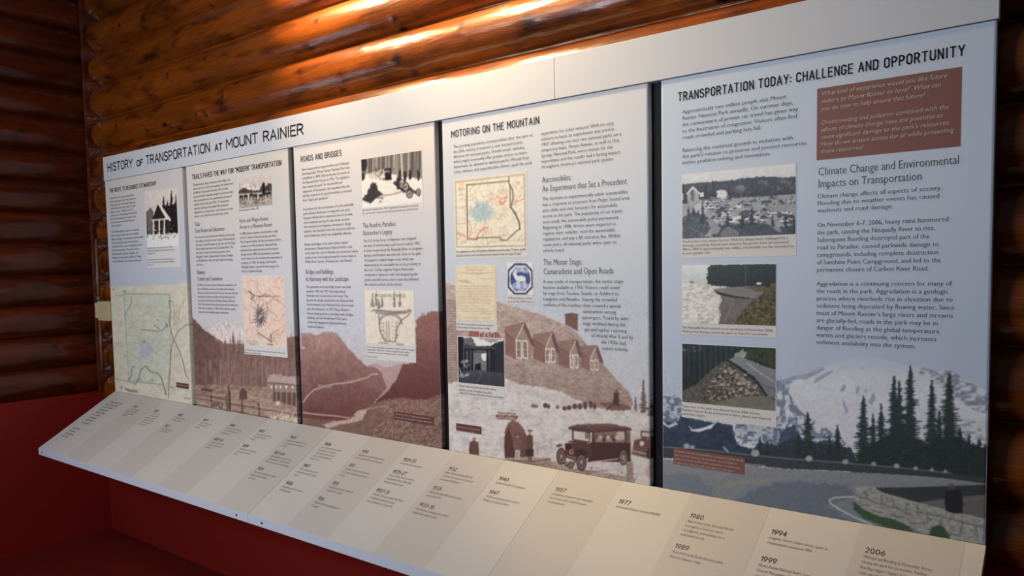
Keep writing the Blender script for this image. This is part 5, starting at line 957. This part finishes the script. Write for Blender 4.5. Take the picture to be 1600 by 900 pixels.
# ------------------------------------------------------------------ sloping timeline shelf
def S3(x, s, h=0.0): return SO+np.array([x, 0, 0])+SD*s+SN*h
YEARS = [  # year, column, s of its baseline, lines
 ('1792', 0, .092, ['Captain George Vancouver', 'sees the mountain and names', 'it after his friend, Admiral', 'Peter Rainier.']),
 ('1833', 1, .092, ['Dr. William Tolmie enters', 'the future park with native', 'guides, looking for plants to', 'make medicine, and becomes', 'the first European known to', 'explore the mountain.']),
 ('1855', 2, .089, ['The citizens build a wagon', 'road over Naches Pass.']), ('1857', 2, .171, ['A party led by August Kautz', 'tries to climb the summit.']),
 ('1870', 3, .089, ['Stevens and Van Trump make', 'the first recorded ascent of', 'the summit.']),
 ('1884', 4, .089, ['James Longmire cuts a rough trail', 'and soon builds a wagon road to', 'his mineral springs.']), ('1889-90', 4, .186, ['Longmire Springs resort opens', 'with cabins, a bath house and', 'a small hotel.']),
 ('1895', 5, .089, ['Campers make the wagon trip to', 'Paradise Valley for the first', 'time in July.']), ('1899', 5, .187, ['Mount Rainier becomes the nation\'s', 'fifth national park on the 2nd', 'of March.']),
 ('1903', 6, .090, ['Congress appropriates funds for the', 'first road survey from the boundary', 'to Paradise.']), ('1903-04', 6, .187, ['Eugene Ricksecker surveys a road from', 'the Nisqually Entrance to Paradise Valley,', 'construction of the Government Road begins.']), ('1904', 6, .283, ['Tacoma Eastern Railroad reaches Ashford,', 'making travel to the mountain', 'a one day trip.']),
 ('1906', 7, .090, ['Tacoma Eastern Railroad opens the', 'National Park Inn at Longmire.', 'The first auto travels to the park,', 'on the road from Ashford and is', 'met with cheers.']), ('1907', 7, .217, ['The first motorists drive up the', 'new government road to Paradise', 'is begun.']), ('1908', 7, .316, ['Nisqually Road reaches the foot of', 'the Nisqually Glacier.']),
 ('1910', 8, .090, ['Nisqually Road reaches Paradise, but cars', 'were not permitted to go above Longmire.']), ('1911', 8, .169, ['President Taft rides in one of the first', 'cars to Paradise, pulled part of the way', 'by mules.']), ('1915', 8, .266, ['Nisqually Road opened to Paradise, but', 'one-way traffic is required.']), ('1916', 8, .346, ['National Park Service established by act', 'of Congress.']),
 ('1921-23', 9, .090, ['Carbon River Road constructed.']), ('1925-27', 9, .154, ['Bureau of Public Roads reconstructs', 'Nisqually Road. Bridge, White River,', 'Westside and Stevens roads.']), ('1927-31', 9, .251, ['White River Road (previously called Yakima', 'Park Highway) constructed, opening', 'Sunrise development to Yakima Park.']),
 ('1932', 10, .091, ['Mather Memorial Parkway (SR 410)', 'completed, first road access to the park', 'from eastern Washington.']), ('1933', 10, .187, ['Mowich Lake Road built, but did not open', 'to autos until 1955.']), ('1933-35', 10, .267, ['Westside Road completed as far as North', 'Puyallup River; never extended.']),
 ('1940', 11, .091, ['Eastside Road (SR 123) completed.']), ('1947', 11, .154, ['World Snow plow cleared the road to', 'Paradise with 28 feet of debris.']),
 ('1957', 12, .090, ['Completion of Stevens Canyon Road links', 'east and west sides of park, last major', 'road development.']), ('1977', 13, .089, ['Annual park visitation reaches 2,000,000.']),
 ('1980', 14, .090, ['Plaza in front of the National Park Inn', 'at Longmire is built, the road is', 'reconfigured, and a parking area is', 'built behind the inn.']), ('1989', 14, .202, ['Most of Westside Road closed by debris', 'flows on Tahoma Creek.']),
 ('1994', 15, .090, ['Longmire Service Station closes, opens as', 'transportation museum in 1998.']), ('1999', 15, .182, ["Mount Rainier National Park's Centennial.", 'General Management Plan addresses', 'crowding and visitor access.', 'Shuttles are considered.']),
 ('2006', 16, .090, ['Widespread flooding in November forces', 'closing the park for six months. Further', 'flooding triggers repairs to roads,', 'trails, and bridges.'])]
def col_x(k): return 0.363+0.2305*k if k != 1 else 0.590
TK = 0.028
boards = [(0.0, 1.9385, 0), (1.9395, 3.0975, 1), (3.0985, 4.295, 2)]
blabel = ['long left timeline board, from the intro text to the year 1904', 'middle sloping timeline board with years 1906 to 1947', 'right sloping timeline board with years 1957 to 2006']
SB = []
for x0, x1, k in boards:
    e = empty('timeline_board', tuple(S3((x0+x1)/2, 0.24))); SB.append(e); tag(e, blabel[k], 'timeline shelf', 'sloping timeline boards')
    V = [S3(x, s, h) for x in (x0, x1) for (s, h) in ((0, 0), (SL, 0), (SL+0.017, -TK), (0.0, -TK))]
    mesh_obj('board', V, [(0, 1, 2, 3), (7, 6, 5, 4), (0, 4, 5, 1), (1, 5, 6, 2), (2, 6, 7, 3), (3, 7, 4, 0)], M_shelf, e)
    V = [S3(x, s, h) for x in (x0, x1) for (s, h) in ((SL+.0008, 0.0004), (SL+.0022, -0.0015), (SL+0.0190, -TK-.0010), (SL+.016, -TK-.0010))]
    mesh_obj('edge_strip', V, [(0, 4, 5, 1), (1, 5, 6, 2), (2, 6, 7, 3), (3, 7, 4, 0), (0, 1, 2, 3), (7, 6, 5, 4)], M_fascia, e)
def shelf_quad(name, x0, x1, s0, s1, h, m, parent):
    return mesh_obj(name, [S3(x0, s0, h), S3(x1, s0, h), S3(x1, s1, h), S3(x0, s1, h)], [(3, 2, 1, 0)], m, parent)
for k in range(17):
    if k % 2 == 0:
        a = 0.335+0.2305*k; b = a+0.2305; b = min(b, 4.294)
        for (x0, x1, q) in boards:
            lo, hi = max(a, x0), min(b, x1)
            if hi-lo > 0.02: shelf_quad('color_band', lo, hi, 0.0005, SL-0.0005, 0.0003, M_band, SB[q])
for st, kcol, s, lines in YEARS:
    x = col_x(kcol); q = 0 if x < 1.93 else (1 if x < 3.09 else 2)
    L = Lettering(); L.caps(x, -s, st, 0.0170, 0.86, 0.12, 0.22); L.build('year', M_inkyear, SB[q], 'shelf', 0.0008)
    L = Lettering()
    for j, t in enumerate(lines): L.text(x-.002, -(s+.0165+.0165*j), t, 0.0135, 0.66)
    L.build('entry_text', M_inkgrey, SB[q], 'shelf', 0.0008)
L = Lettering()
for j, t in enumerate(['This timeline shows some of the', 'events in the building of roads', 'and trails at Mount Rainier', 'and how people have', 'traveled to and through', 'the park. Follow the', 'routes that shaped it', 'and led to the park', 'that we know today.']): L.text(.083, -(.088+.0222*j), t, 0.0195, 0.58)
L.build('intro_text', M_ink, SB[0], 'shelf', .0008)
L = Lettering()
for j, t in enumerate(['The timeline begins', 'with the names of', 'explorers of the early', 'history in 1792.']): L.text(.062, -(.312+.0222*j), t, 0.0195, 0.58)
L.build('intro_text', M_ink, SB[0], 'shelf', .0008)
for x in (0.045, 1.864, 2.03, 3.03, 3.17, 4.20):
    q = 0 if x < 1.93 else (1 if x < 3.09 else 2); c = S3(x, SL+0.0110, -0.014)
    V = []; n = 10
    for rr, dy in ((0.0042, 0.0), (0.0042, -0.0014), (0.0015, -0.0018)):
        for i in range(n): V.append((c[0]+rr*math.cos(6.283*i/n), c[1]+dy, c[2]+rr*math.sin(6.283*i/n)))
    F = [(i, (i+1) % n, n+(i+1) % n, n+i) for i in range(n)]+[(n+i, n+(i+1) % n, 2*n+(i+1) % n, 2*n+i) for i in range(n)]+[tuple(2*n+i for i in range(n))]
    mesh_obj('screw', V, F, M_screw, SB[q])
